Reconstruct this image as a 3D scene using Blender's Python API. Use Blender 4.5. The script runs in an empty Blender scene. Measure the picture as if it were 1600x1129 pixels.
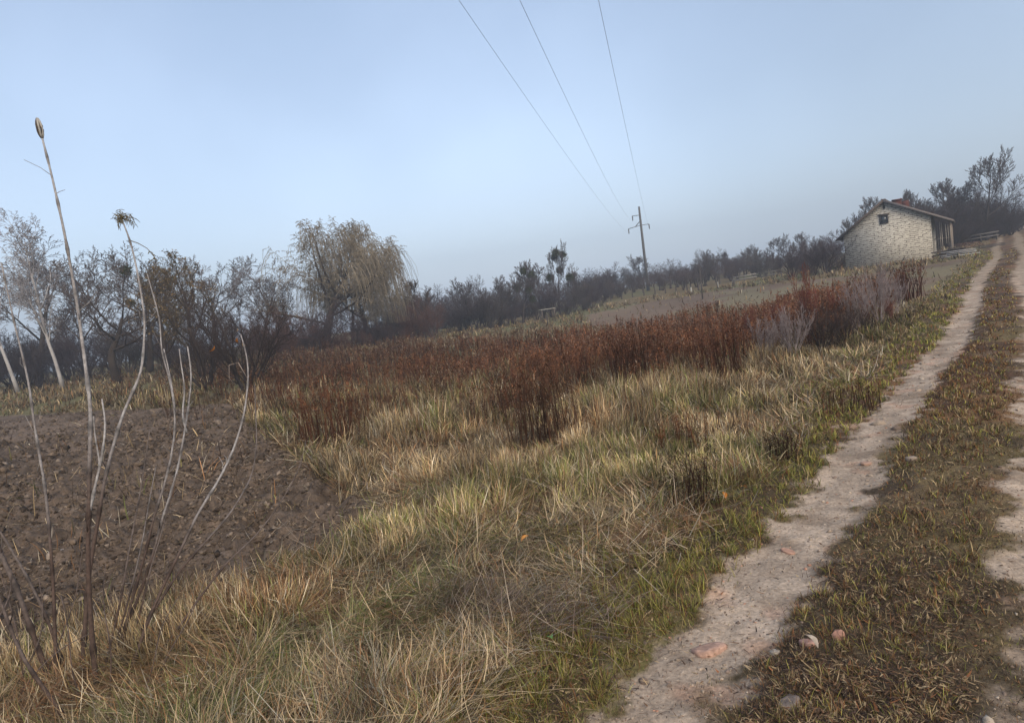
import bpy, math, random
import numpy as np

# ------------------------------------------------------------------ camera, world, light
scn = bpy.context.scene
FPX = 1000.0
PITCH, ROLL = math.radians(4.96), math.radians(7.5)
CAM = np.array([0.0, 0.0, 1.6])
Fv = np.array([0, math.cos(PITCH), -math.sin(PITCH)])
R0 = np.array([1.0, 0, 0]); U0 = np.array([0, math.sin(PITCH), math.cos(PITCH)])
Rv = math.cos(ROLL) * R0 - math.sin(ROLL) * U0
Uv = math.cos(ROLL) * U0 + math.sin(ROLL) * R0
from mathutils import Matrix
cd = bpy.data.cameras.new("camera"); cam = bpy.data.objects.new("camera", cd)
scn.collection.objects.link(cam)
M = Matrix(((Rv[0], Uv[0], -Fv[0], CAM[0]), (Rv[1], Uv[1], -Fv[1], CAM[1]), (Rv[2], Uv[2], -Fv[2], CAM[2]), (0, 0, 0, 1)))
cam.matrix_world = M
cd.sensor_width = 36; cd.lens = 36 * FPX / 1600; cd.clip_end = 3000; cd.clip_start = 0.05
scn.camera = cam

SUN_EL, SUN_AZ = math.radians(38), math.radians(160)
w = bpy.data.worlds.new("World"); scn.world = w; w.use_nodes = True
nt = w.node_tree; nt.nodes.clear()
N = nt.nodes.new; L = nt.links.new
out = N('ShaderNodeOutputWorld')
sky = N('ShaderNodeTexSky'); sky.sky_type = 'NISHITA'; sky.sun_disc = False
sky.sun_elevation = SUN_EL; sky.sun_rotation = SUN_AZ; sky.air_density = 1.2; sky.dust_density = 3
bg1 = N('ShaderNodeBackground'); bg1.inputs[1].default_value = 0.05; L(sky.outputs[0], bg1.inputs[0])
# overcast cloud deck: pale near the horizon, slightly darker and bluer overhead, with broad soft mottling
tc = N('ShaderNodeTexCoord'); sep = N('ShaderNodeSeparateXYZ'); L(tc.outputs['Generated'], sep.inputs[0])
noi = N('ShaderNodeTexNoise'); noi.inputs['Scale'].default_value = 2.2; noi.inputs['Detail'].default_value = 3
L(tc.outputs['Generated'], noi.inputs['Vector'])
mm = N('ShaderNodeMath'); mm.operation = 'MULTIPLY_ADD'; L(noi.outputs[0], mm.inputs[0]); mm.inputs[1].default_value = 0.5
L(sep.outputs[2], mm.inputs[2])
rmp = N('ShaderNodeValToRGB'); L(mm.outputs[0], rmp.inputs[0])
e = rmp.color_ramp.elements
e[0].position = 0.15; e[0].color = (0.62, 0.73, 0.90, 1)
e[1].position = 0.95; e[1].color = (0.20, 0.27, 0.38, 1)
m2 = e.new(0.42); m2.color = (0.47, 0.575, 0.75, 1)
m3 = e.new(0.65); m3.color = (0.32, 0.395, 0.53, 1)
bg2 = N('ShaderNodeBackground'); bg2.inputs[1].default_value = 0.57; L(rmp.outputs[0], bg2.inputs[0])
gd = N('ShaderNodeVectorMath'); gd.operation = 'DOT_PRODUCT'; L(tc.outputs['Generated'], gd.inputs[0]); gd.inputs[1].default_value = (-.20, .965, .16)
gm = N('ShaderNodeMapRange'); gm.interpolation_type = 'SMOOTHSTEP'; gm.inputs[1].default_value = .70; gm.inputs[2].default_value = 1.0; gm.inputs[3].default_value = .40; gm.inputs[4].default_value = .60
L(gd.outputs['Value'], gm.inputs[0]); L(gm.outputs[0], bg2.inputs[1])
add = N('ShaderNodeAddShader'); L(bg1.outputs[0], add.inputs[0]); L(bg2.outputs[0], add.inputs[1])
L(add.outputs[0], out.inputs[0])
sl = bpy.data.lights.new("sun", 'SUN'); sl.energy = 1.5; sl.angle = math.radians(50); sl.color = (1, 0.84, 0.62)
so = bpy.data.objects.new("sun", sl); scn.collection.objects.link(so)
so.rotation_euler = (math.radians(90) - SUN_EL, 0, math.pi - SUN_AZ)
vs = scn.view_settings
scn.display_settings.display_device = 'sRGB'
vs.view_transform = 'Standard'; vs.look = 'None'; vs.gamma = 1; vs.exposure = 0.92
scn.cycles.max_bounces = 6; scn.cycles.diffuse_bounces = 3; scn.cycles.transparent_max_bounces = 8
scn.cycles.volume_bounces = 0
scn.cycles.use_denoising = True

# ------------------------------------------------------------------ small maths
def hsh(ix, iy, seed):
    h = (ix.astype(np.int64) * 374761393 + iy.astype(np.int64) * 668265263 + seed * 974634777) & 0xffffffff
    h = ((h ^ (h >> 13)) * 1274126177) & 0xffffffff
    h = h ^ (h >> 16)
    return (h & 0xffff) / 65535.0

def vnoise(x, y, seed=0):
    x = np.asarray(x, float); y = np.asarray(y, float)
    ix = np.floor(x); iy = np.floor(y); fx = x - ix; fy = y - iy
    fx = fx * fx * (3 - 2 * fx); fy = fy * fy * (3 - 2 * fy)
    a = hsh(ix, iy, seed); b = hsh(ix + 1, iy, seed); c = hsh(ix, iy + 1, seed); d = hsh(ix + 1, iy + 1, seed)
    return a + (b - a) * fx + (c - a) * fy + (a - b - c + d) * fx * fy

def fbm(x, y, sc, octs=3, seed=0):
    s = 0; a = 1; t = 0
    for k in range(octs):
        s = s + a * vnoise(np.asarray(x) * 2 ** k / sc + 13.7 * k, np.asarray(y) * 2 ** k / sc + 7.1 * k, seed + k); t += a; a *= .5
    return s / t

def sstep(a, b, x):
    t = np.clip((x - a) / (b - a), 0, 1); return t * t * (3 - 2 * t)

CP = np.array([(0,0,0),(.4,2.2,0),(1.4,3.6,0),(3,5.3,0),(5,7.7,0),(9.8,14,0),(14,19.5,0),(18,24,.15),(30,39,.7),(51,68,1.9),
 (69,85,3.0),(100,120,4.2),(-3,3,-.12),(-3,6,-.32),(-5,13,-.5),(-10,22,-.5),(-20,28,-.4),(.3,9.5,-.42),(2.5,13.8,-.45),(-3.5,12,-.5),
 (6,12.5,-.22),(6.2,16.2,-.4),(3,30,-.75),(-3,30,-.75),(-11,33,-.6),(-28,45,-.05),(-16,58,-.14),(-7,65,-.5),(5,75,-.4),(10,69,-.3),
 (23.5,44,.55),(24,81.5,.4),(28.6,80,.8),(29,54.7,1.0),(33,50,.95),(21,34,.45),(13.6,21,0),(21,93,1.3),(-60,60,.2),(-60,100,.4),
 (0,120,.3),(60,120,3),(40,20,1),(20,5,.2),(3,3,0),(8,6,0),(-5,-5,-.2),(5,-5,0),(-30,10,-.4),(-8,3,-.3),(40,62,1.3),(12,26,-.25),(1,5,-.12),(45,100,2.0)], float)
def warp(x, y):
    d = np.hypot(x, y) + 1e-6; q = np.arcsinh(d / 8.0) * 8 / d
    return x * q, y * q
def _phi(r2): return 0.5 * r2 * np.log(r2 + 1e-9)
cwx, cwy = warp(CP[:, 0], CP[:, 1]); n_ = len(CP)
K_ = _phi((cwx[:, None] - cwx) ** 2 + (cwy[:, None] - cwy) ** 2) + np.eye(n_) * 2.0
P_ = np.c_[np.ones(n_), cwx, cwy]
S_ = np.block([[K_, P_], [P_.T, np.zeros((3, 3))]])
W_ = np.linalg.solve(S_, np.r_[CP[:, 2], 0, 0, 0])
def base_h(x, y):
    x = np.asarray(x, float); y = np.asarray(y, float); d = np.hypot(x, y)
    s = np.minimum(1, 170 / (d + 1e-6)); wx, wy = warp(x * s, y * s)
    z = W_[n_] + W_[n_ + 1] * wx + W_[n_ + 2] * wy
    for i in range(n_): z = z + W_[i] * _phi((wx - cwx[i]) ** 2 + (wy - cwy[i]) ** 2)
    z = z - np.maximum(0, d - 150) * 0.015
    back = sstep(2, -25, y); return np.clip(z, -12, 8) * (1 - back)

def poly_sd(x, y, P):
    P = np.asarray(P, float); x = np.asarray(x, float); y = np.asarray(y, float)
    d = np.full(x.shape, 1e9); ins = np.zeros(x.shape, bool)
    for i in range(len(P)):
        a = P[i]; b = P[(i + 1) % len(P)]; e = b - a
        t = np.clip(((x - a[0]) * e[0] + (y - a[1]) * e[1]) / (e @ e), 0, 1)
        d = np.minimum(d, np.hypot(x - a[0] - t * e[0], y - a[1] - t * e[1]))
        c = ((a[1] > y) != (b[1] > y)) & (x < (b[0] - a[0]) * (y - a[1]) / (b[1] - a[1] + 1e-12) + a[0]); ins ^= c
    return np.where(ins, d, -d)

PLOUGH = [(-10.1,22.5),(-5.2,13.2),(-3.0,9.0),(-1.65,6.8),(-1.7,5.6),(-2.35,4.7),(-3.4,3.8),(-8,2.0),(-30,0),(-60,20),(-45,37),(-23.5,29.2)]
WEEDS = [(-14,31),(-7,22.5),(-2.2,19),(1,16.5),(3,15.2),(5.2,13.8),(6.6,13.6),(8.3,15.8),(12.2,21),(17,27),(15.5,28.5),(11.5,30),(6,33),(1,38),(-4,45),(-14,50),(-24,47)]
FIELD = None
def road_t(x, y):
    s = x * .622 + y * .783; t = x * .783 - y * .622
    t = t + 0.12 * np.sin(s * .21 + 1) - np.interp(s, [0, 25, 50, 85, 110, 300], [0, 0, .25, .1, .6, 30])
    return s, t + (fbm(x, y, .8, 3, 5) - .5) * .22
def tracks(x, y):
    s, t = road_t(x, y)
    wl = .235 + (fbm(x, y, .5, 3, 9) - .5) * .3
    wl = wl + (fbm(x, y, .12, 3, 15) - .5) * .34
    a = sstep(.07, -.07, np.abs(t + 1.02) - wl)
    b = sstep(.07, -.07, np.abs(t - .38) - (.32 + (fbm(x, y, .12, 3, 16) - .5) * .34 + (fbm(x, y, .5, 2, 19) - .5) * .25))
    hf = (fbm(x, y, .06, 3, 17) - .5) * .9
    return np.clip(np.maximum(a, b) + hf * (np.maximum(a, b) > .02) * (np.maximum(a, b) < .995), 0, 1), s, t
def plough_w(x, y): return sstep(-.12, .12, poly_sd(x, y, PLOUGH) + (fbm(x, y, .7, 3, 31) - .5) * .5)
def field_w(x, y): return sstep(-.4, .4, poly_sd(x, y, FIELD) + (fbm(x, y, 2.5, 3, 41) - .5) * 1.5)
def weeds_w(x, y): return sstep(-.3, .5, poly_sd(x, y, WEEDS) + (fbm(x, y, 2.0, 3, 51) - .5) * 3)

def H(x, y):
    x = np.asarray(x, float); y = np.asarray(y, float)
    z = base_h(x, y); d = np.hypot(x, y)
    tr, s, t = tracks(x, y); pl = plough_w(x, y)
    near = sstep(60, 25, d)
    z = z - np.maximum(sstep(.5, .1, np.abs(t + 1.02)), sstep(.55, .1, np.abs(t - .38))) * .045 * near
    z = z + (fbm(x, y, .55, 3, 71) - .5) * .07 * near * (1 - sstep(1.6, .9, np.abs(t + .35)) * .75) + (fbm(x, y, .12, 2, 73) - .5) * .02 * near
    z = z + (fbm(x, y, .06, 2, 78) - .5) * .016 * (1 - .6 * tr) * sstep(12, 6, d)
    z = z + (fbm(x, y, 4, 2, 77) - .5) * .12 * (1 - tr) * sstep(2, 8, d)
    fur = np.abs(((x * .93 + y * .37) / .42 + (fbm(x, y, 2, 2, 80) - .5) * 1.2) % 1 - .5) * 2
    clod = np.abs(fbm(x, y, .32, 3, 81) - .5) * 2
    z = z + pl * ((fur - .5) * .08 + (fbm(x, y, .3, 3, 83) - .5) * .20 - clod * .09 + (fbm(x, y, .09, 2, 87) - .5) * .13) * sstep(45, 20, d)
    return z
def Hs(x, y): return float(H(np.array([x]), np.array([y]))[0])

def ray(px, py): return Fv + Rv * (px - 800) / FPX - Uv * (py - 564.5) / FPX
def at(px, py, D):                       # world point seen at photo pixel, at horizontal distance D metres
    d = ray(px, py); return CAM + d * (D / math.hypot(d[0], d[1]))
def hit(px, py):                          # ground point seen at photo pixel
    d = ray(px, py); hd = math.hypot(d[0], d[1]); Ds = np.geomspace(1.2, 90, 500); P = CAM[None] + d[None] * (Ds / hd)[:, None]
    k = np.nonzero(P[:, 2] < base_h(P[:, 0], P[:, 1]))[0]
    return P[k[0]] if len(k) else P[-1]
FIELD = [tuple(hit(*p)[:2]) for p in ((915,493),(1000,475),(1083,462),(1145,451),(1240,441),(1330,431),(1400,424),(1470,411),(1500,404),(1522,404),(1490,430),(1452,455),(1400,490),(1300,505),(1100,512),(930,520))]
def depth(px, py, D): return float((at(px, py, D) - CAM) @ Fv)

# ------------------------------------------------------------------ mesh + material helpers
def mesh(name, V, T, C=None, smooth=False):
    V = np.ascontiguousarray(V, np.float32); T = np.ascontiguousarray(T, np.int32)
    me = bpy.data.meshes.new(name); k = T.shape[1]
    me.vertices.add(len(V)); me.vertices.foreach_set('co', V.ravel())
    me.loops.add(T.size); me.loops.foreach_set('vertex_index', T.ravel())
    me.polygons.add(len(T)); me.polygons.foreach_set('loop_start', np.arange(0, T.size, k, dtype=np.int32))
    me.polygons.foreach_set('loop_total', np.full(len(T), k, np.int32))
    if smooth: me.polygons.foreach_set('use_smooth', np.ones(len(T), bool))
    if C is not None:
        C = np.c_[np.asarray(C, np.float32).reshape(len(V), 3), np.ones(len(V), np.float32)]
        at_ = me.color_attributes.new('Col', 'FLOAT_COLOR', 'POINT'); at_.data.foreach_set('color', np.ascontiguousarray(C, np.float32).ravel())
    me.update(calc_edges=True)
    return me
col_ = scn.collection
def link(name, me, mat, parent=None):
    o = bpy.data.objects.new(name, me); col_.objects.link(o)
    if me is not None and mat is not None and not me.materials: me.materials.append(mat)
    if parent is not None: o.parent = parent
    return o
def tag(o, label=None, cat=None, group=None, kind=None):
    if label: o['label'] = label
    if cat: o['category'] = cat
    if group: o['group'] = group
    if kind: o['kind'] = kind
    return o
def empty(name, loc, rz=0, s=1.0):
    o = bpy.data.objects.new(name, None); col_.objects.link(o); o.location = loc; o.rotation_euler = (0, 0, rz)
    o.scale = (s, s, s) if np.isscalar(s) else s
    o.empty_display_size = .1; return o
def dup(root, loc, rz, s, label, cat=None, group=None):
    r = root.copy(); col_.objects.link(r); r.location = loc; r.rotation_euler = (0, 0, rz)
    r.scale = (s, s, s) if np.isscalar(s) else s
    r['label'] = label
    if group: r['group'] = group
    elif 'group' in r: del r['group']
    for ch in list(root.children):
        c = ch.copy(); col_.objects.link(c); c.parent = r
        for g in list(ch.children):
            q = g.copy(); col_.objects.link(q); q.parent = c
    return r

class MB:
    def __init__(s): s.V = []; s.T = []; s.C = []; s.n = 0
    def add(s, V, T, c):
        V = np.asarray(V, float); s.V.append(V); s.T.append(np.asarray(T) + s.n)
        c = np.asarray(c, float); s.C.append(np.broadcast_to(c, (len(V), 3)) if c.ndim == 1 else c); s.n += len(V)
    def tube(s, P, r, k=5, c=(1, 1, 1), cap=True):
        P = np.asarray(P, float); m = len(P); r = np.broadcast_to(np.asarray(r, float), (m,))
        t = np.gradient(P, axis=0); t /= np.linalg.norm(t, axis=1)[:, None] + 1e-9
        ref = np.array([0, 0, 1.0]) if abs(t[0][2]) < .9 else np.array([1.0, 0, 0])
        a = np.cross(t, ref); a /= np.linalg.norm(a, axis=1)[:, None] + 1e-9; b = np.cross(t, a)
        th = np.arange(k) * 2 * math.pi / k
        V = P[:, None] + r[:, None, None] * (a[:, None] * np.cos(th)[None, :, None] + b[:, None] * np.sin(th)[None, :, None])
        V = V.reshape(-1, 3); i = np.arange(m - 1)[:, None] * k; j = np.arange(k)[None]; jn = (j + 1) % k
        q = np.stack([i + j, i + jn, i + k + jn, i + k + j], -1).reshape(-1, 4)
        T = np.concatenate([q[:, [0, 1, 2]], q[:, [0, 2, 3]]])
        if cap:
            T = np.concatenate([T, [[0, x + 1, x] for x in range(1, k - 1)], [[(m - 1) * k, (m - 1) * k + x, (m - 1) * k + x + 1] for x in range(1, k - 1)]])
        c = np.asarray(c, float)
        if c.ndim == 2: c = np.repeat(c, k, 0)
        s.add(V, T, c)
    def box(s, cx, cy, cz, sx, sy, sz, R=None, c=(1, 1, 1)):
        V = np.array([[i, j, k] for i in (-.5, .5) for j in (-.5, .5) for k in (-.5, .5)]) * [sx, sy, sz]
        if R is not None: V = V @ np.asarray(R).T
        V = V + [cx, cy, cz]
        Q = [(0, 1, 3, 2), (4, 6, 7, 5), (0, 4, 5, 1), (2, 3, 7, 6), (0, 2, 6, 4), (1, 5, 7, 3)]
        s.add(V, [(a, b, c2) for a, b, c2, d in Q] + [(a, c2, d) for a, b, c2, d in Q], c)
    def bar(s, A, B, wx, wz, c=(1, 1, 1)):
        A = np.asarray(A, float); B = np.asarray(B, float); d = B - A; l = np.linalg.norm(d); d /= l
        ref = np.array([0, 0, 1.0]) if abs(d[2]) < .95 else np.array([1.0, 0, 0])
        a = np.cross(d, ref); a /= np.linalg.norm(a); b = np.cross(a, d)
        m_ = (A + B) / 2; s.box(m_[0], m_[1], m_[2], wx, l, wz, np.stack([a, d, b], 1), c)
    def mesh(s, name, smooth=False):
        if not s.V: return None
        return mesh(name, np.concatenate(s.V), np.concatenate(s.T), np.concatenate(s.C), smooth)
    def build(s, name, mat, parent=None, smooth=False): return link(name, s.mesh(name, smooth), mat, parent)

def new_mat(name, rough=.9, spec=.2):
    m = bpy.data.materials.new(name); m.use_nodes = True; nt = m.node_tree
    b = nt.nodes['Principled BSDF']; b.inputs['Roughness'].default_value = rough
    b.inputs['Specular IOR Level'].default_value = spec
    return m, nt, b
def attr_mat(name, var=.35, scale=30, rough=.85, spec=.15, transl=0.0, bump=0.0):
    m, nt, b = new_mat(name, rough, spec); N = nt.nodes.new; L = nt.links.new
    a = N('ShaderNodeAttribute'); a.attribute_name = 'Col'
    n = N('ShaderNodeTexNoise'); n.inputs['Scale'].default_value = scale; n.inputs['Detail'].default_value = 4
    t = N('ShaderNodeTexCoord'); L(t.outputs['Object'], n.inputs['Vector'])
    mr = N('ShaderNodeMapRange'); mr.inputs[1].default_value = .3; mr.inputs[2].default_value = .7
    mr.inputs[3].default_value = 1 - var; mr.inputs[4].default_value = 1 + var; L(n.outputs[0], mr.inputs[0])
    mx = N('ShaderNodeVectorMath'); mx.operation = 'SCALE'; L(a.outputs['Color'], mx.inputs[0]); L(mr.outputs[0], mx.inputs['Scale'])
    L(mx.outputs[0], b.inputs['Base Color'])
    if transl:
        tr = N('ShaderNodeBsdfTranslucent'); L(mx.outputs[0], tr.inputs[0]); ms = N('ShaderNodeMixShader'); ms.inputs[0].default_value = transl
        L(b.outputs[0], ms.inputs[1]); L(tr.outputs[0], ms.inputs[2]); L(ms.outputs[0], nt.nodes['Material Output'].inputs[0])
    if bump:
        bp = N('ShaderNodeBump'); bp.inputs['Strength'].default_value = bump; bp.inputs['Distance'].default_value = .02
        L(n.outputs[0], bp.inputs['Height']); L(bp.outputs[0], b.inputs['Normal'])
    return m
M_GRASS = attr_mat('grass_blade', .2, 8, .8, .2, .2)
M_BARK = attr_mat('bark', .35, 12, .9, .1, 0, .4)
M_TWIG = attr_mat('twig', .2, 3, .9, .1)
M_CANE = attr_mat('cane_bark', .3, 55, .7, .25, 0, .25)
M_LEAF = attr_mat('dry_leaf', .3, 20, .8, .2, .25)
M_STONE = attr_mat('stone', .25, 40, .9, .2, 0, .5)
M_SOIL = attr_mat('soil_clod', .3, 25, .95, .1, 0, .6)
M_WOOD = attr_mat('weathered_wood', .3, 14, .85, .2, 0, .3)
M_METAL = attr_mat('galvanised_metal', .1, 10, .5, .5)
M_CONC = attr_mat('concrete', .15, 8, .85, .3)

# ------------------------------------------------------------------ ground
rng = np.random.default_rng(7)
def ground():
    azf = np.radians(np.linspace(-54, 58, 980)); azb = np.radians(np.linspace(58, 306, 90)[1:-1])
    az = np.concatenate([azf, azb]); r = np.concatenate([[.15], np.geomspace(.7, 90, 900), np.geomspace(92, 500, 40)])
    A, Rr = np.meshgrid(az, r); X = Rr * np.sin(A); Y = Rr * np.cos(A)
    x, y = X.ravel(), Y.ravel(); Z = H(x, y); na, nr = len(az), len(r)
    tr, s, t = tracks(x, y); pl = plough_w(x, y); fi = field_w(x, y)
    def mix(a, b, w): return a * (1 - w[:, None]) + np.asarray(b) * w[:, None]
    n1 = fbm(x, y, .35, 4, 101); n2 = fbm(x, y, 2.2, 3, 103); n3 = fbm(x, y, 9, 3, 107); n4 = fbm(x, y, .1, 3, 109)
    C = np.tile(np.array([.12, .082, .048]), (len(x), 1)) * (.3 + .9 * n1 + .6 * n4)[:, None]
    C = mix(C, [.12, .115, .045], sstep(.52, .7, n2) * .4)
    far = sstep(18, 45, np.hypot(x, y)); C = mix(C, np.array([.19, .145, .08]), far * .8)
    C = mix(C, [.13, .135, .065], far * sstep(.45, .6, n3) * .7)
    # road strip and verge
    vg = sstep(-2.1, -1.5, t) * sstep(1.7, 1.2, t)
    vc = np.tile([.135, .092, .06], (len(x), 1)) * (.35 + 1.0 * n1 + .4 * n4)[:, None]; vc = mix(vc, [.19, .17, .065], sstep(.45, .62, n2) * (.3 + .4 * (t < -1.2))); vc = mix(vc, [.20, .095, .045], sstep(.5, .65, fbm(x, y, 1.7, 3, 131)) * .6 * (s > 5))
    vc = mix(vc, [.04, .03, .028], sstep(.5, .62, fbm(x, y, .5, 3, 119)) * .6)
    C = C * (1 - vg[:, None]) + vc * vg[:, None]
    sand = np.tile([.44, .35, .275], (len(x), 1)) * (.30 + .75 * n1 + .55 * n4)[:, None]
    sand = mix(sand, [.50, .26, .17], sstep(.6, .78, fbm(x, y, .3, 3, 113)) * .35)
    sand = mix(sand, [.20, .15, .11], sstep(.55, .72, fbm(x, y, .3, 3, 127)) * .6)
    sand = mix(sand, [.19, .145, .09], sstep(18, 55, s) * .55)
    C = C * (1 - tr[:, None]) + sand * tr[:, None]
    soil = np.tile([.112, .084, .065], (len(x), 1)) * (.1 + .8 * n1 + 1.1 * n4)[:, None]  # uneven soil tone; its dark parts paint in shade between clods
    soil = mix(soil, [.25, .19, .15], sstep(.56, .72, n2) * .4)
    C = C * (1 - pl[:, None]) + soil * pl[:, None]
    fs = np.tile([.17, .122, .088], (len(x), 1)) * (.65 + .7 * n3)[:, None]
    fs = mix(fs, [.20, .19, .11], sstep(.5, .62, fbm(x * 1., y * .35, 3, 3, 123)) * .5)
    C = C * (1 - fi[:, None]) + fs * fi[:, None]
    i = np.arange(nr - 1)[:, None] * na; j = np.arange(na)[None]; jn = (j + 1) % na
    Q = np.stack([i + j, i + jn, i + na + jn, i + na + j], -1).reshape(-1, 4)
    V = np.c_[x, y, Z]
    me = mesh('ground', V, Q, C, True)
    # close the small hole under the camera with a fan turned into quads
    m, nt_, b = new_mat('ground_soil', .95, .1); N = nt_.nodes.new; L = nt_.links.new
    a = N('ShaderNodeAttribute'); a.attribute_name = 'Col'; tcn = N('ShaderNodeTexCoord')
    n = N('ShaderNodeTexNoise'); n.inputs['Scale'].default_value = 45; n.inputs['Detail'].default_value = 8; n.inputs['Roughness'].default_value = .7
    L(tcn.outputs['Object'], n.inputs['Vector'])
    mr = N('ShaderNodeMapRange'); mr.inputs[1].default_value = .3; mr.inputs[2].default_value = .7; mr.inputs[3].default_value = .55; mr.inputs[4].default_value = 1.4
    L(n.outputs[0], mr.inputs[0]); mx = N('ShaderNodeVectorMath'); mx.operation = 'SCALE'
    L(a.outputs['Color'], mx.inputs[0]); L(mr.outputs[0], mx.inputs['Scale']); L(mx.outputs[0], b.inputs['Base Color'])
    bp = N('ShaderNodeBump'); bp.inputs['Strength'].default_value = .8; bp.inputs['Distance'].default_value = .015
    L(n.outputs[0], bp.inputs['Height']); L(bp.outputs[0], b.inputs['Normal'])
    o = link('ground', me, m); tag(o, 'dirt track, ploughed soil and dead meadow ground rising to the right', 'ground', kind='structure')
ground()

# ------------------------------------------------------------------ blades (grass, stalks)
def blades(P, h, az, lean, bend, wd, C0, C1, nseg=3, twist=None, zmin=.004):
    n = len(P); V = np.zeros((n, 2 * nseg + 1, 3)); pos = P.copy()
    da = np.stack([np.sin(az), np.cos(az), np.zeros(n)], 1)
    tw = az + (rng.normal(0, .6, n) if twist is None else twist) + math.pi / 2
    sd = np.stack([np.sin(tw), np.cos(tw), np.zeros(n)], 1)
    C = np.zeros((n, 2 * nseg + 1, 3)); z0 = P[:, 2]
    for k in range(nseg + 1):
        t = k / nseg
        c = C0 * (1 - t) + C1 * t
        if k < nseg:
            wk = wd * (1 - .55 * t)
            V[:, 2 * k] = pos - sd * wk[:, None] * .5; V[:, 2 * k + 1] = pos + sd * wk[:, None] * .5
            C[:, 2 * k] = c; C[:, 2 * k + 1] = c
            th = np.clip(lean + bend * (t + .5 / nseg), -1.9, 1.9)
            pos = pos + da * (np.sin(th) * h / nseg)[:, None]; pos[:, 2] += np.cos(th) * h / nseg
            pos[:, 2] = np.maximum(pos[:, 2], z0 + zmin)
        else: V[:, 2 * k] = pos; C[:, 2 * k] = c
    b = np.arange(n)[:, None] * (2 * nseg + 1); T = []
    for k in range(nseg - 1):
        T += [b + [[2 * k, 2 * k + 1, 2 * k + 3]], b + [[2 * k, 2 * k + 3, 2 * k + 2]]]
    T.append(b + [[2 * nseg - 2, 2 * nseg - 1, 2 * nseg]])
    return V.reshape(-1, 3), np.concatenate(T), C.reshape(-1, 3)
def polar(n, d0, d1, a0=-50, a1=54, pw=0.0):
    u = rng.random(n)
    if pw == 0: D = d0 * (d1 / d0) ** u
    else: D = (d0 ** pw + u * (d1 ** pw - d0 ** pw)) ** (1 / pw)
    A = np.radians(rng.uniform(a0, a1, n)); return D * np.sin(A), D * np.cos(A), D
pal = lambda *c: np.array(c, float)
def pick(cols, w, n):
    w = np.asarray(w, float); cols = np.array(cols, float)
    if w.ndim == 1: idx = rng.choice(len(cols), n, p=w / w.sum())
    else:
        cw = np.cumsum(w / w.sum(1, keepdims=True), 1); idx = (rng.random(n)[:, None] > cw).sum(1).clip(0, len(cols) - 1)
    return cols[idx] * rng.uniform(.7, 1.25, n)[:, None]
def wscale(D, w0, k=.0011): return np.maximum(w0, k * D)

def meadow(n, d0, d1, name, label):
    x, y, D = polar(n, d0, d1, -52, 66)
    # pull points towards tuft centres
    g = .32 + .02 * D; jx = (np.floor(x / g) + hsh(np.floor(x / g), np.floor(y / g), 201)) * g; jy = (np.floor(y / g) + hsh(np.floor(x / g), np.floor(y / g), 202)) * g
    pull = rng.random(n) ** 1.2 * .75; x = x + (jx - x) * pull; y = y + (jy - y) * pull
    tr, s, t = tracks(x, y); pl = plough_w(x, y); fi = field_w(x, y); we = weeds_w(x, y)
    edge = sstep(-1.55, -2.3, t + (fbm(x, y, 1.2, 2, 203) - .5) * .8)
    right = sstep(1.4, 2.0, t)
    dens = np.maximum(edge, right) * (1 - tr) * (1 - pl * .985) * (1 - fi * .96) * (1 - we * .55)
    patch = fbm(x, y, .9, 3, 205); dens *= .55 + .7 * sstep(.3, .5, patch)
    k = rng.random(n) < dens
    x, y, D, s, t, patch, we, pl, g = [v[k] for v in (x, y, D, s, t, patch, we, pl, g)]; n = len(x)
    hn = fbm(x, y, 1.6, 3, 207); gn = fbm(x, y, 1.2, 3, 209); rn = fbm(x, y, .8, 3, 211); ly = fbm(x, y, 1.3, 3, 213)
    roadf = sstep(-5, -1.8, t) * (t < 0)                   # lower and greener next to the road
    h = (.13 + .62 * hn ** 1.4) * (1 - .5 * roadf) * (.6 + .6 * rng.random(n)); 
    h = np.where(D < 3.2, h * .8, h) * (1 - .35 * sstep(-1.6, -.2, poly_sd(x, y, PLOUGH)) * (D < 8))
    far = sstep(9, 16, D); h *= 1 + .15 * far
    ca = fbm(x, y, 1.1, 2, 215) * 12 + fbm(x, y, .35, 1, 216) * 3; az = ca + rng.normal(0, 1.3, n)
    lean = np.abs(rng.normal(.3, .45, n)) + .95 * sstep(.42, .58, ly) * (1 - far * .6); bend = rng.normal(.6, .8, n) + .5 * sstep(.44, .6, ly)
    green = 1.2 * sstep(.54, .64, gn) * (1 - far * .4) + .6 * roadf * sstep(.4, .6, rn) ; red = sstep(.52, .64, rn) * (1 - .6 * green)
    W = np.stack([1.0 + 0 * x, .85 + 0 * x, .4 + 0 * x, green * .9, .06 + green * 1.1, .25 + red * 1.7, .4 + red * .8], 1)
    C1 = pick([(.78, .60, .37), (.67, .49, .26), (.82, .72, .54), (.25, .29, .08), (.50, .45, .17), (.43, .23, .11), (.15, .095, .065)], W, n)
    lf = rng.random(n)[:, None]; C1 = C1 * (.35 + .95 * rng.random(n)[:, None] ** 1.2) * (.6 + .85 * sstep(.32, .66, fbm(x, y, .55, 3, 217)))[:, None] * (1 - .38 * far)[:, None]; C0 = C1 * (.28 + .3 * lf)  # blade feet darker: shade inside the grass painted into the colour
    P = np.c_[x, y, H(x, y) - .01]
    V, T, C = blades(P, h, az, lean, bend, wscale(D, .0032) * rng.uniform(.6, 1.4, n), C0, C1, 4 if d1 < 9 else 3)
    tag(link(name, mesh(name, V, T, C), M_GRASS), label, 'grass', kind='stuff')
meadow(330000, 1.4, 6.5, 'meadow_grass', 'matted straw coloured dead grass between ploughed soil and dirt track, nearest part')
meadow(290000, 6.5, 26, 'tall_dry_grass', 'upright pale dry grass in front of the rusty weeds')
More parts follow.
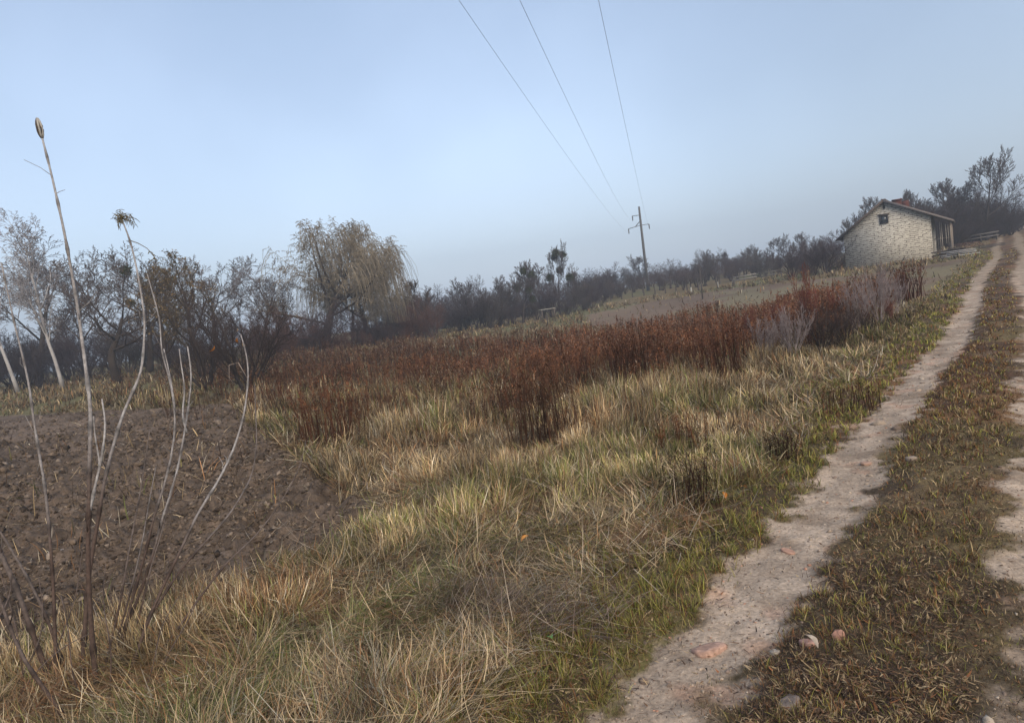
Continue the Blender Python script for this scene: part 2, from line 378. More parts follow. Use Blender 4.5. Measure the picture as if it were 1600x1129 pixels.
meadow(110000, 26, 80, 'far_grass', 'thin yellow grass on the far slope below the trees')

def thatch():
    n = 170000; x, y, D = polar(n, 1.5, 13, -48, 46); tr, s, t = tracks(x, y); pl = plough_w(x, y)
    d = sstep(-1.4, -1.9, t) * (1 - pl) * (.35 + .65 * sstep(.4, .55, fbm(x, y, .6, 2, 621))); k = rng.random(n) < d; x, y, D, t = x[k], y[k], D[k], t[k]; n = len(x)
    ca = fbm(x, y, .7, 2, 623) * 14; az = ca + rng.normal(0, .7, n)
    C1 = pick([(.80, .64, .42), (.68, .50, .29), (.46, .25, .12), (.18, .12, .08), (.50, .46, .37), (.26, .27, .09)], [3.4, 3, 1.8, 2, 1.2, 1.2], n); C1 = C1 * (.3 + .9 * rng.random(n)[:, None])
    gp = (sstep(.52, .64, fbm(x, y, .9, 3, 631)) * (rng.random(n) < .38))[:, None]; rp = (sstep(.54, .66, fbm(x, y, .6, 3, 633)) * (rng.random(n) < .7))[:, None]; dp = sstep(.52, .66, fbm(x, y, .4, 3, 635))[:, None]
    C1 = C1 * (1 - gp) + np.array([.22, .25, .08]) * gp * rng.uniform(.5, 1.3, (n, 1)); C1 = C1 * (1 - rp * .8) + np.array([.30, .15, .075]) * rp * .8 * rng.uniform(.5, 1.3, (n, 1)); C1 = C1 * (1 - .5 * dp)
    V, T, C = blades(np.c_[x, y, H(x, y) + rng.uniform(0, .09, n)], rng.uniform(.08, .32, n), az, rng.uniform(.9, 1.5, n), rng.normal(.35, .8, n), wscale(D, .003, .001) * rng.uniform(.6, 1.5, n), C1 * .8, C1, 4)
    tag(link('matted_straw', mesh('matted_straw', V, T, C), M_GRASS), 'matted broken straw lying tangled under the standing grass', 'straw', kind='stuff')
thatch()
def road_grass():
    n = 600000; x, y, D = polar(n, 1.6, 60, -20, 62)
    g = .09 + .012 * D; jx = (np.floor(x / g) + hsh(np.floor(x / g), np.floor(y / g), 311)) * g; jy = (np.floor(y / g) + hsh(np.floor(x / g), np.floor(y / g), 312)) * g
    pu = rng.random(n) * .9; x = x + (jx - x) * pu; y = y + (jy - y) * pu
    tr, s, t = tracks(x, y); gr = fbm(x, y, .45, 3, 301); g2 = fbm(x, y, 1.4, 3, 303)
    strip = sstep(-.8, -.7, t) * sstep(0, -.15, t); verge = sstep(-2.6, -1.9, t) * sstep(-1.15, -1.3, t); rgt = sstep(.5, .65, t) * sstep(9, 5, t)
    d = (strip * (.4 + .8 * sstep(.40, .55, g2)) + verge * (.35 + .65 * sstep(.35, .5, gr)) + rgt * .8) * (1 - tr * .93) * (.4 + .6 * sstep(3, 9, D) + .3 * verge)
    k = rng.random(n) < d; x, y, D, t, gr, g2 = [v[k] for v in (x, y, D, t, gr, g2)]; n = len(x)
    h = (.025 + .045 * gr) * rng.uniform(.5, 1.7, n) * (1 + .3 * (t < -1.2)); az = rng.random(n) * 6.28
    vg = (t < -1.1) * 1.0
    red = sstep(5, 12, D) * sstep(.4, .6, g2) * (t > -.9)
    W = np.stack([.12 + .8 * vg, .6 + vg * 1.0 + 0 * x, .8 - .1 * vg, .6 + 1.3 * red, 1.3 + .4 * red - .9 * vg], 1)
    C1 = pick([(.20, .23, .055), (.42, .39, .10), (.55, .42, .23), (.32, .15, .06), (.16, .10, .065)], W, n) * rng.uniform(.45, 1.2, (n, 1))
    P = np.c_[x, y, H(x, y) - .004]
    V, T, C = blades(P, h, az, np.abs(rng.normal(.5, .4, n)), rng.normal(.6, .5, n), wscale(D, .003, .0012), C1 * .6, C1, 3)
    tag(link('road_grass', mesh('road_grass', V, T, C), M_GRASS), 'short yellow green grass along the dirt track and between its ruts', 'grass', kind='stuff')
road_grass()
def turf_fuzz():
    n = 330000; x, y, D = polar(n, 1.6, 11, -25, 54); tr, s, t = tracks(x, y); m = fbm(x, y, .25, 3, 331); g2 = fbm(x, y, 1.4, 3, 303)
    k = (t > -2.5) & (rng.random(n) < (1 - tr) * (.35 + .65 * sstep(.35, .55, m)) + tr * .02); x, y, D, t, m, g2 = [v[k] for v in (x, y, D, t, m, g2)]; n = len(x)
    vg = (t < -1.1) * 1.0; W = np.stack([.15 + .5 * vg, .2 + (.4 + vg) * sstep(.42, .6, g2), 1.0 + 0 * x, .9 - .3 * vg, 1.5 - 1.0 * vg], 1)
    C1 = pick([(.17, .19, .05), (.38, .35, .10), (.44, .32, .19), (.28, .15, .075), (.09, .062, .045)], W, n) * rng.uniform(.4, 1.3, (n, 1))
    V, T, C = blades(np.c_[x, y, H(x, y) - .002], rng.uniform(.008, .03, n), rng.random(n) * 6.28, rng.uniform(.3, 1.4, n), rng.normal(.3, .5, n), wscale(D, .0025, .001), C1 * .6, C1, 2, zmin=.002)
    tag(link('moss_turf', mesh('moss_turf', V, T, C), M_GRASS), 'low mossy turf fringing the wheel ruts', 'turf', kind='stuff')
turf_fuzz()

def goldenrod_geo(P, hgt, D, spread=1.0, tone=None, nb=14, stw=1.0):
    """Dead weed plants: wiry stalk, hanging dry leaves, feathery one sided plume on top."""
    n = len(P); az = rng.random(n) * 6.28; lean = np.abs(rng.normal(.1, .08, n))
    st = np.array([.16, .08, .048]); pc = np.array([.25, .114, .06])
    if tone is None: tone = np.ones((n, 3))
    out = [blades(P, hgt, az, lean, rng.normal(.15, .15, n), wscale(D, .005, .0008) * stw, st * tone * .7, st * tone, 3)]
    m = n * nb; i = np.repeat(np.arange(n), nb); u = rng.random(m)
    t = np.where(u < .62, rng.uniform(.70, 1.0, m), rng.uniform(.2, .8, m))
    th = lean[i] + .08; da = np.stack([np.sin(az[i]), np.cos(az[i])], 1)
    B = P[i].copy(); B[:, :2] += da * (np.sin(th) * hgt[i] * t)[:, None]; B[:, 2] += np.cos(th) * hgt[i] * t
    plume = t > .68
    L_ = np.where(plume, rng.uniform(.05, .17, m) * (1.25 - t) * 2.2, rng.uniform(.04, .1, m)) * spread * hgt[i]
    a2 = rng.random(m) * 6.28
    c = np.where(plume[:, None], pc, st * 1.1) * tone[i] * rng.uniform(.45, 1.6, m)[:, None]
    tip = rng.random(m) < .22 * sstep(.45, .62, fbm(P[i, 0] + P[0, 0] * 0, P[i, 1], 1.5, 2, 555)); c[tip & plume] = np.array([.46, .34, .25]) * rng.uniform(.6, 1.1, ((tip & plume).sum(), 1))
    out.append(blades(B, L_, a2, np.where(plume, rng.uniform(.2, 1.3, m), 1.5), np.where(plume, rng.uniform(.6, 2.2, m), 1.0), wscale(D[i], .005, .00095) * np.where(plume, 1.25, .9), c * .8, c, 2, zmin=-2))
    V = []; T = []; C = []; o = 0
    for v, t_, c_ in out: V.append(v); T.append(t_ + o); C.append(c_); o += len(v)
    return np.concatenate(V), np.concatenate(T), np.concatenate(C)
M_WEED = attr_mat('dead_weed', .25, 6, .9, .1, .15)
def weed_band():
    n = 46000; x, y, D = polar(n, 9.5, 56, -42, 42, .4)
    w_ = poly_sd(x, y, WEEDS) + (fbm(x, y, 2.0, 3, 51) - .5) * 5.5
    cl = fbm(x, y, 1.0, 3, 401) + .03; rt = road_t(x, y)[1]; k = (rt < -2.9 - .8 * (fbm(x, y, 1.5, 2, 409) - .3)) & (((w_ > 0) & (rng.random(n) < .1 + .9 * sstep(.45, .53, cl))) | ((w_ > -5) & (rng.random(n) < .5 * sstep(.66, .72, cl)))); x, y, D = x[k], y[k], D[k]; n = len(x)
    h = (.3 + .95 * fbm(x, y, 1.8, 3, 403)) * rng.uniform(.65, 1.25, n)
    a = fbm(x, y, 4, 3, 405)[:, None]; b = fbm(x, y, 1.2, 2, 407)[:, None]
    tone = (.1 + .75 * a + .85 * b) * rng.uniform(.4, 1.5, (n, 1)) * np.array([1, .95, .9]); left = sstep(5, -12, x)[:, None]; tone = tone * (1 - .2 * left) * (1 + left * np.array([-.12, .0, .06]))
    V, T, C = goldenrod_geo(np.c_[x, y, H(x, y) - .02], h, D, 1.0, tone, 22)
    tag(link('weed_thicket', mesh('weed_thicket', V, T, C), M_WEED), 'wide band of rust brown dead weeds across the middle of the meadow', 'weeds', kind='stuff')
weed_band()

# weed clumps standing on their own: each a thing with stalks and seed heads
def weed_clump(px, py, D, n, rad, hgt, label, tone=(1, 1, 1), bushy=False):
    q = hit(px, py); D = math.hypot(q[0], q[1]); n = int(n * 1.25); x0, y0 = q[0], q[1]
    a = rng.random(n) * 6.28; r = rad * np.sqrt(rng.random(n)); x = r * np.cos(a); y = r * np.sin(a) * .7
    z0 = Hs(x0, y0); root = empty('weed_clump', (x0, y0, z0)); tag(root, label, 'weeds', 'clumps of dead weeds in the dry grass')
    P = np.c_[x, y, H(x + x0, y + y0) - z0 - .02]; h = hgt * rng.uniform(.65, 1.3, n)
    V, T, C = goldenrod_geo(P, h, np.full(n, D), .8 if not bushy else 1.6, np.tile(np.array(tone), (n, 1)) * rng.uniform(.35, 1.05, n)[:, None], 19, 1.6)
    ns = n * 7; ts = T.max(1) < ns
    link('stalks', mesh('stalks', V[:ns], T[ts], C[:ns]), M_WEED, root)
    link('seed_heads', mesh('seed_heads', V[ns:], T[~ts] - ns, C[ns:]), M_WEED, root)
for a in [(520, 695, 12.2, 110, .65, 1.05, 'tall rust brown weed clump standing beside the edge of the ploughed soil', (1.05, .95, .9)),
          (850, 700, 9.8, 120, .55, 1.05, 'dense dark weed clump with grey tips in the centre of the dry grass', (.7, .75, .8)),
          (795, 640, 12.3, 60, .6, .8, 'ragged weed clump just behind and left of the dark central clump', (.95, .9, .9)),
          (990, 612, 13.8, 90, .5, 1.1, 'dark brown weed clump right of the central clump, against the rusty band', (.6, .6, .65)),
          (1130, 602, 13.2, 80, .5, 1.0, 'weed clump with hanging tips below the grey stemmed shrub', (.8, .75, .8)),
          (765, 668, 10.6, 36, .4, .5, 'low dark weed clump with curled heads left of the central clump', (.5, .55, .6)),
          (610, 655, 13.5, 50, .8, .7, 'sparse upright weeds in pale grass right of the tall rusty clump', (.9, .9, .9)),
          (430, 640, 17.0, 45, .8, .8, 'thin weeds near the far corner of the ploughed soil', (1.0, .9, .85)),
          (1085, 800, 5.6, 40, .2, .42, 'small blackish bushy weed beside green grass near the track', (.33, .36, .42)),
          (1075, 700, 8.0, 40, .35, .4, 'short reddish weed patch right of green tuft', (1.1, .95, .8)),
          (700, 600, 17.5, 60, 1.0, .85, 'weed clump at the near edge of the rusty band, left of centre', (.95, .95, .95)),
          (910, 610, 15.0, 50, .6, .9, 'weed clump between the two darkest clumps', (.85, .8, .8)),
          (1325, 640, 8.2, 40, .35, .32, 'low dark weed patch on the grassy verge of the track', (.5, .5, .5)),
          (1230, 720, 6.6, 60, .2, .25, 'tiny dark weed tuft leaning over the verge', (.4, .42, .45)),
          (1425, 470, 22, 40, .5, 1.1, 'reddish brown weed clump at the right end of the shrubs by the track', (.75, .6, .6))]:
    weed_clump(*a)

# litter, clods, pebbles, stalks
def chips(x, y, z, s, C, name, mat, label, cat, flat=.35, jag=.2):
    n = len(x); v = np.array([[1, 0, 0], [0, 1, 0], [-1, 0, 0], [0, -1, 0], [0, 0, 1], [0, 0, -1]], float)
    T = np.array([[0, 1, 4], [1, 2, 4], [2, 3, 4], [3, 0, 4], [1, 0, 5], [2, 1, 5], [3, 2, 5], [0, 3, 5]])
    # subdivide once for a rounder lump
    vs_ = list(v); E = {}; T2 = []
    def mid(a, b):
        k = (min(a, b), max(a, b))
        if k not in E: p = (vs_[a] + vs_[b]); vs_.append(p / np.linalg.norm(p)); E[k] = len(vs_) - 1
        return E[k]
    for a, b, c in T: ab, bc, ca = mid(a, b), mid(b, c), mid(c, a); T2 += [[a, ab, ca], [ab, b, bc], [ca, bc, c], [ab, bc, ca]]
    v = np.array(vs_); T = np.array(T2); m = len(v)
    V = v[None] * (1 + rng.normal(0, jag, (n, m, 1))); V = V * np.stack([s * rng.uniform(.7, 1.4, n), s * rng.uniform(.6, 1.1, n), s * flat * rng.uniform(.6, 1.5, n)], 1)[:, None]
    a = rng.random(n) * 6.28; ca, sa = np.cos(a)[:, None], np.sin(a)[:, None]
    X = V[..., 0] * ca - V[..., 1] * sa; Y = V[..., 0] * sa + V[..., 1] * ca
    V = np.stack([X + x[:, None], Y + y[:, None], V[..., 2] + z[:, None]], -1).reshape(-1, 3)
    T = (T[None] + np.arange(n)[:, None, None] * m).reshape(-1, 3)
    o = link(name, mesh(name, V, T, np.repeat(C, m, 0)), mat); tag(o, label, cat, kind='stuff')
def scatter():
    n = 120000; x, y, D = polar(n, 4.5, 34, -50, 4); pl = plough_w(x, y); k = (pl > .6) & (rng.random(n) < .3 + .7 * sstep(.4, .6, fbm(x, y, .8, 2, 501)))
    x, y, D = x[k], y[k], D[k]; n = len(x); s = np.minimum(.045, rng.lognormal(-4.6, .65, n)) * np.clip(D / 10, .7, 1.9)
    C = pick([(.11, .083, .063), (.15, .113, .085), (.22, .175, .14), (.06, .045, .035)], [3, 3, .8, 3], n)
    chips(x, y, H(x, y) + s * .1, s, C, 'soil_clods', M_SOIL, 'brown broken clods strewn over the ploughed soil', 'soil', .7, .36)
    n = 26000; x, y, D = polar(n, 1.7, 22, 0, 54); tr, s_, t = tracks(x, y); k = (tr > .4) | ((rng.random(n) < .12) & (np.abs(t + .5) < 1.1)); x, y, D = x[k], y[k], D[k]; n = len(x)
    s = rng.lognormal(-5.5, .55, n) * np.clip(D / 5, .8, 2)
    C = pick([(.34, .27, .21), (.42, .35, .28), (.20, .15, .12), (.42, .23, .16)], [4, 1, 3, .5], n)
    chips(x, y, H(x, y) + s * .1, s, C, 'pebbles', M_STONE, 'small pale pebbles scattered in the wheel ruts', 'pebbles', .55)
    # leaf and straw litter
    n = 400000; x, y, D = polar(n, 1.6, 24, -40, 54); tr, s_, t = tracks(x, y); pl = plough_w(x, y); li = fbm(x, y, .45, 3, 511)
    strip = sstep(-.85, -.6, t) * sstep(.05, -.1, t); vg = sstep(-2.4, -1.6, t) * sstep(-1.2, -1.35, t)
    d = np.maximum(strip * (.1 + .7 * sstep(.42, .58, li)), vg * .3) + (t < -2) * .12 + tr * .035 + pl * .05; d = d * (1 - .8 * pl)
    k = rng.random(n) < d; x, y, D, t = x[k], y[k], D[k], t[k]; n = len(x)
    C = pick([(.11, .07, .05), (.05, .034, .028), (.22, .13, .075), (.46, .34, .20), (.30, .13, .06)], [3.5, 3.5, 2.6, 2.6, .4], n)
    V, T, C = blades(np.c_[x, y, H(x, y) + rng.uniform(.002, .02, n)], rng.uniform(.008, .05, n), rng.random(n) * 6.28, rng.uniform(1.1, 1.7, n), rng.normal(0, .35, n), rng.uniform(.0015, .008, n) * rng.uniform(.4, 1.6, n) * np.clip(D / 6, 1, 2), C, C, 2, zmin=.002)
    tag(link('leaf_litter', mesh('leaf_litter', V, T, C), M_LEAF), 'dark rotting leaves and scraps between the wheel ruts', 'leaf litter', kind='stuff')
    # straw bits lying on the soil
    n = 5000; x, y, D = polar(n, 4.6, 26, -50, 4); pl = plough_w(x, y); nn = fbm(x, y, 1.2, 3, 521); k = (pl > .3) & (rng.random(n) < .15 + .85 * sstep(.52, .66, nn)); x, y, D = x[k], y[k], D[k]; n = len(x)
    C = pick([(.42, .33, .22), (.5, .44, .36), (.28, .18, .1)], [3, 2, 1], n)
    V, T, C = blades(np.c_[x, y, H(x, y) + .015], rng.uniform(.06, .22, n), rng.random(n) * 6.28, rng.uniform(1.0, 1.6, n), rng.normal(.2, .4, n), wscale(D, .004, .001), C, C, 3)
    tag(link('straw_bits', mesh('straw_bits', V, T, C), M_GRASS), 'loose straw lying on the ploughed soil', 'straw', kind='stuff')
scatter()

def fallen_stalks():
    mb = []; o = 0; V_, T_, C_ = [], [], []
    # combed heap of grey dead stalks, plus single stalks lying about
    c = hit(905, 965); n = 420
    u = rng.normal(0, .34, n); v = rng.normal(0, .13, n); az0 = math.radians(38)
    ax = np.array([math.sin(az0), math.cos(az0)]); ay = np.array([ax[1], -ax[0]])
    x = c[0] - .35 + ax[0] * v + ay[0] * u * .9; y = c[1] + ax[1] * v + ay[1] * u * .9
    P = np.c_[x, y, H(x, y) + rng.uniform(.01, .10, n)]
    C = pick([(.34, .26, .21), (.24, .18, .15), (.48, .38, .28), (.13, .095, .08)], [3, 2, 1.2, 2.5], n) * rng.uniform(.5, 1.2, (n, 1))
    az = az0 + .5 + rng.normal(0, .35, n) + u * 1.3
    V, T, C = blades(P, rng.uniform(.15, .48, n), az, rng.uniform(.5, 1.3, n), rng.uniform(.2, 1.5, n), rng.uniform(.002, .0042, n), C * .7, C, 5)
    V_.append(V); T_.append(T); C_.append(C); o += len(V)
    n = 2600; x, y, D = polar(n, 1.7, 12, -45, 36); tr, s, t = tracks(x, y); k = (t < -1.5) & (plough_w(x, y) < .5) & (fbm(x, y, 1, 2, 533) > .45); x, y, D = x[k], y[k], D[k]; n = len(x)
    C = pick([(.42, .34, .27), (.5, .42, .33), (.26, .19, .15)], [3, 2, 2], n)
    P = np.c_[x, y, H(x, y) + rng.uniform(.02, .14, n)]
    V, T, C = blades(P, rng.uniform(.15, .5, n), rng.random(n) * 6.28, rng.uniform(.9, 1.5, n), rng.normal(.2, .6, n), wscale(D, .0038, .0011), C, C, 4)
    V_.append(V); T_.append(T + o); C_.append(C)
    tag(link('fallen_stalks', mesh('fallen_stalks', np.concatenate(V_), np.concatenate(T_), np.concatenate(C_)), M_GRASS), 'grey dead stalks lying combed over the grass beside the track', 'dry stalks', kind='stuff')
fallen_stalks()

# bricks, stones, leaves lying about (single things)
def lump(px, py, D, sx, sy, sz, c, name, label, cat, mat, rz, group=None):
    q = hit(px, py); x, y = q[0], q[1]
    n = 14; V = []; T = []
    rs = np.random.default_rng(int(px)); m = MB(); th = np.linspace(0, 2 * math.pi, 10, endpoint=False)
    rr = 1 / np.maximum(np.abs(np.cos(th)), np.abs(np.sin(th))) ** .8 * (1 + rs.normal(0, .07, 10))
    rings = [(-1, .9), (.3, 1.0), (.85, .93), (1.0, .7)]
    for h, k in rings:
        V += [[math.cos(a) * r * k * sx / 2, math.sin(a) * r * k * sy / 2, h * sz / 2 + rs.normal(0, sz * .04)] for a, r in zip(th, rr)]
    V.append([0, 0, sz / 2]); top = len(V) - 1
    for i in range(len(rings) - 1):
        for j in range(10):
            a, b = i * 10 + j, i * 10 + (j + 1) % 10; T += [[a, b, b + 10], [a, b + 10, a + 10]]
    for j in range(10): T.append([30 + j, 30 + (j + 1) % 10, top])
    o = link(name, mesh(name, V, T, np.tile(c, (len(V), 1)) * rs.uniform(.8, 1.15, (len(V), 1))), mat)
    o.location = (x, y, Hs(x, y) + sz * .15); o.rotation_euler = (rs.normal(0, .08), rs.normal(0, .08), rz); tag(o, label, cat, group)
for a in [(1108, 1003, 2.75, .16, .09, .035, (.42, .27, .21), 'broken_brick', 'largest flat pinkish brick piece sunk in the left rut', 'brick', M_STONE, .4),
          (1312, 1000, 2.55, .06, .045, .03, (.46, .25, .18), 'broken_brick', 'small orange brick piece on the strip between the ruts', 'brick', M_STONE, 1.1),
          (1264, 1012, 2.6, .07, .05, .025, (.36, .22, .18), 'broken_brick', 'dull reddish brick scrap left of the small orange brick piece', 'brick', M_STONE, .2),
          (1230, 853, 3.7, .09, .05, .015, (.40, .24, .18), 'broken_brick', 'orange crushed brick patch in the middle of the left rut', 'brick', M_STONE, 2.0),
          (1353, 716, 5.3, .14, .08, .02, (.38, .25, .19), 'broken_brick', 'reddish brick piece far up the left rut', 'brick', M_STONE, .9),
          (1425, 716, 5.2, .09, .06, .04, (.30, .24, .2), 'stone', 'grey brown stone at the right side of the left rut', 'stone', M_STONE, .3),
          (90, 862, 5.7, .20, .13, .12, (.34, .28, .24), 'stone', 'pale clod like stone on the ploughed soil behind the left canes', 'stone', M_STONE, .7),
          (1235, 1105, 2.3, .09, .06, .03, (.2, .16, .14), 'stone', 'dark stone low on the strip near the bottom edge', 'stone', M_STONE, .7),
          (1210, 1010, 2.7, .04, .03, .02, (.40, .35, .3), 'stone', 'small pale stone near the large brick piece', 'stone', M_STONE, .1)]:
    lump(*a)
def leaf_mesh(L_, W_, c, seed):
    rs = np.random.default_rng(seed); V = []; T = []; n = 7
    for i in range(n + 1):
        t = i / n; wv = W_ * math.sin(math.pi * min(1, t * 1.02 + .02)) ** .8 * (1 - .3 * t); z = .25 * L_ * math.sin(t * 2.6) + rs.normal(0, .01 * L_)
        V += [[-wv / 2, t * L_, z + wv * .25], [0, t * L_, z], [wv / 2, t * L_, z + wv * .2]]
    for i in range(n):
        a = i * 3; T += [[a, a + 1, a + 4], [a, a + 4, a + 3], [a + 1, a + 2, a + 5], [a + 1, a + 5, a + 4]]
    return mesh('leaf', V, T, np.tile(c, (len(V), 1)) * rs.uniform(.8, 1.2, (len(V), 1)), True)
for i, (px, py, D, c, lab) in enumerate([(1135, 790, 4.6, (.55, .22, .05), 'curled orange leaf fallen on the green verge'), (1110, 771, 4.8, (.30, .14, .06), 'brown leaf lying just above the orange one on the verge'),
        (862, 1015, 2.8, (.15, .30, .10), 'fresh green leaf lying below the heap of grey stalks'), (815, 852, 4.0, (.60, .28, .08), 'orange leaf caught in the straw above the grey stalks'),
        (1280, 1030, 2.5, (.42, .36, .3), 'pale dry leaf scrap on the strip between the ruts'), (1168, 775, 4.7, (.4, .2, .07), 'small tan leaf right of the orange verge leaf')]):
    q = hit(px, py); o = link('fallen_leaf', leaf_mesh(.07, .04, c, i), M_LEAF); o.location = (q[0], q[1], Hs(q[0], q[1]) + .05); o.rotation_euler = (.3, .2, i * 1.7); tag(o, lab, 'leaf')

# ------------------------------------------------------------------ foreground canes
def cane(name, pts, D0, D1, w0, w1, label, dark=.5, extra=None, lev=.42):
    """pts: photo pixels from the bottom up; D0..D1 distance from foot to tip; w0, w1 pixel widths."""
    n = len(pts)
    if lev is not None: g_ = hit(*pts[0]); Dg = min(4.3, math.hypot(g_[0], g_[1])); D1 = Dg + (D1 - D0); D0 = Dg
    Pw = np.array([at(p[0], p[1], D0 + (D1 - D0) * i / (n - 1)) for i, p in enumerate(pts)])
    z0 = Hs(Pw[0][0], Pw[0][1])
    if Pw[0][2] > z0 and lev is not None:                       # run the foot down into the soil
        dd = Pw[0] - Pw[1]; dd /= np.linalg.norm(dd); k = min(.6, (Pw[0][2] - z0 + .03) / max(.25, -dd[2])); Pw = np.r_[[Pw[0] + dd * k], Pw]
    # smooth resample
    s = np.r_[0, np.cumsum(np.linalg.norm(np.diff(Pw, axis=0), axis=1))]; m = max(14, int(s[-1] / .045)); u = np.linspace(0, s[-1], m)
    Q = np.stack([np.interp(u, s, Pw[:, k]) for k in range(3)], 1)
    for _ in range(3): Q[1:-1] = (Q[:-2] + 2 * Q[1:-1] + Q[2:]) / 4
    rs = np.random.default_rng(int(pts[0][0] * 7 + pts[0][1])); dm = (D0 + D1) / 2
    r = np.interp(np.linspace(0, 1, m), [0, 1], [w0, w1]) / FPX * dm / 2 * .46
    node = (np.arange(m) % 5 == rs.integers(5)) & (rs.random(m) < .8); r = r * np.where(node, 1.45, 1.0) * rs.uniform(.93, 1.07, m)
    ll = lev if lev is not None else -.3; pal_ = sstep(-.12, .15, np.linspace(0, 1, m) - ll) * (1 - dark)
    low = np.array([.085, .058, .048]); hi = np.array([.40, .39, .40])  # bark browner towards the foot; the lit pale upper part is painted in
    C = low + (hi - low) * (pal_ * rs.uniform(.6, 1.1, m))[:, None]; C[node] *= .45
    if extra is not None:
        mb = MB(); mb.tube(Q - extra[1][0], r, 7, C); b_ = mb.build('branch', M_CANE, extra[0], True); return b_, Q, r
    root = empty(name, Q[0]); tag(root, label, 'sapling', 'bare canes in the left foreground')
    mb = MB(); mb.tube(Q - Q[0], r, 7, C); mb.build('stem', M_CANE, root, True)
    # small side twigs
    nt_ = int(m / 7)
    for i in rs.integers(int(m * .3), m - 1, nt_):
        d = rs.normal(0, .8, 3); d[2] = abs(d[2]) + .9; d /= np.linalg.norm(d); l = rs.uniform(.03, .14); p = Q[i] - Q[0]
        tw = MB(); tw.tube([p, p + d * l * .5 + rs.normal(0, .008, 3), p + d * l], [r[i] * .35, r[i] * .28, .0012], 4, C[i] * .9); tw.build('twig', M_CANE, root)
    return root, Q, r
c1, Q1, r1 = cane('sapling', [(152,1085),(143,990),(137,880),(139,760),(142,640),(132,560),(120,470),(100,360),(80,270),(66,216)], 3.1, 3.1, 15, 5, 'tallest straight cane with an open seed pod at its tip', .12, lev=.45)
# open pod at the tip
def pod(root, Q):
    mb = MB(); tip = Q[-1] - Q[0]; ax = np.array([-.06, 0, 1.0])
    for k in range(5):
        a = k * 1.257; P = []
        for t in np.linspace(0, 1, 7):
            rr = .012 * math.sin(math.pi * (.12 + .8 * t)); P.append(tip + ax * t * .10 + np.array([math.cos(a), math.sin(a), 0]) * rr)
        mb.tube(P, [.003, .005, .005, .004, .005, .005, .003], 5, (.10, .08, .07) if k % 2 else (.45, .43, .4))
    for k in range(9):
        a = k * 2.4; mb.tube([tip + ax * .07, tip + ax * (.03 + .004 * k) + np.array([math.cos(a), math.sin(a), 0]) * .014, tip + ax * .02 + np.array([math.cos(a), math.sin(a), 0]) * .008], [.004, .003, .001], 4, (.14, .11, .09))
    mb.build('seed_pod', M_LEAF, root)
pod(c1, Q1)
c2, Q2, r2 = cane('sapling', [(134,960),(138,900),(150,830),(165,740),(190,650),(222,580),(227,500),(216,430),(204,376),(190,342)], 3.0, 3.2, 13, 4, 'leaning cane topped by a ragged drooping umbel', .2, lev=.45)
def umbel(root, Q):
    mb = MB(); DU = math.hypot(Q[-1][0], Q[-1][1]); rs = np.random.default_rng(3); tip = Q[-1] - Q[0]
    for k in range(22):
        a = at(rs.uniform(174, 216), rs.uniform(328, 352), DU) - Q[0] + rs.normal(0, .01, 3); md = (tip + a) / 2 + np.array([0, 0, .008])
        mb.tube([tip, md, a], [.0022, .0016, .001], 4, (.14, .12, .07))
        for j in range(5):
            d = rs.normal(0, .014, 3); d[2] -= .022; b = md + (a - md) * rs.random(); mb.tube([b, b + d * .6 + [0, 0, .003], b + d * 1.1], [.0012, .0018, .0008], 4, (.17, .14, .08))
    mb.build('seed_head', M_LEAF, root)
    mb = MB(); b0 = at(204, 376, DU) - Q[0]; P = [b0] + [at(x, y, DU) - Q[0] for x, y in ((216, 380), (230, 388), (240, 400), (248, 410))]
    mb.tube(P, [.003, .0025, .002, .002, .001], 4, (.2, .16, .11))
    for j in range(10):
        b = P[2] + (P[4] - P[2]) * rs.random(); d = rs.normal(0, .012, 3) + [0, 0, -.012]; mb.tube([b, b + d * .5, b + d], [.002, .003, .001], 4, (.2, .17, .09))
    mb.build('side_twig', M_LEAF, root)
umbel(c2, Q2)
CN = {'tall': (c1, Q1)}
def branches():
    wv = [v for k, v in CN.items() if 'wavy cane third' in k][0]; fk = [v for k, v in CN.items() if 'forked top' in k][0]
    for pts, par, w0, w1 in (([(140,800),(148,760),(159,717),(166,661),(159,623)], CN['tall'], 8, 4), ([(153,742),(157,727),(148,680),(146,650)], CN['tall'], 6, 3),
                             ([(292,675),(283,650),(290,610),(283,570),(280,545)], fk, 6, 3), ([(273,640),(268,600),(262,570),(256,545)], wv, 6, 3)):
        hd = math.hypot(par[1][len(par[1]) // 2][0], par[1][len(par[1]) // 2][1]); cane('branch', pts, hd, hd, w0, w1, '', .1, extra=par, lev=None)
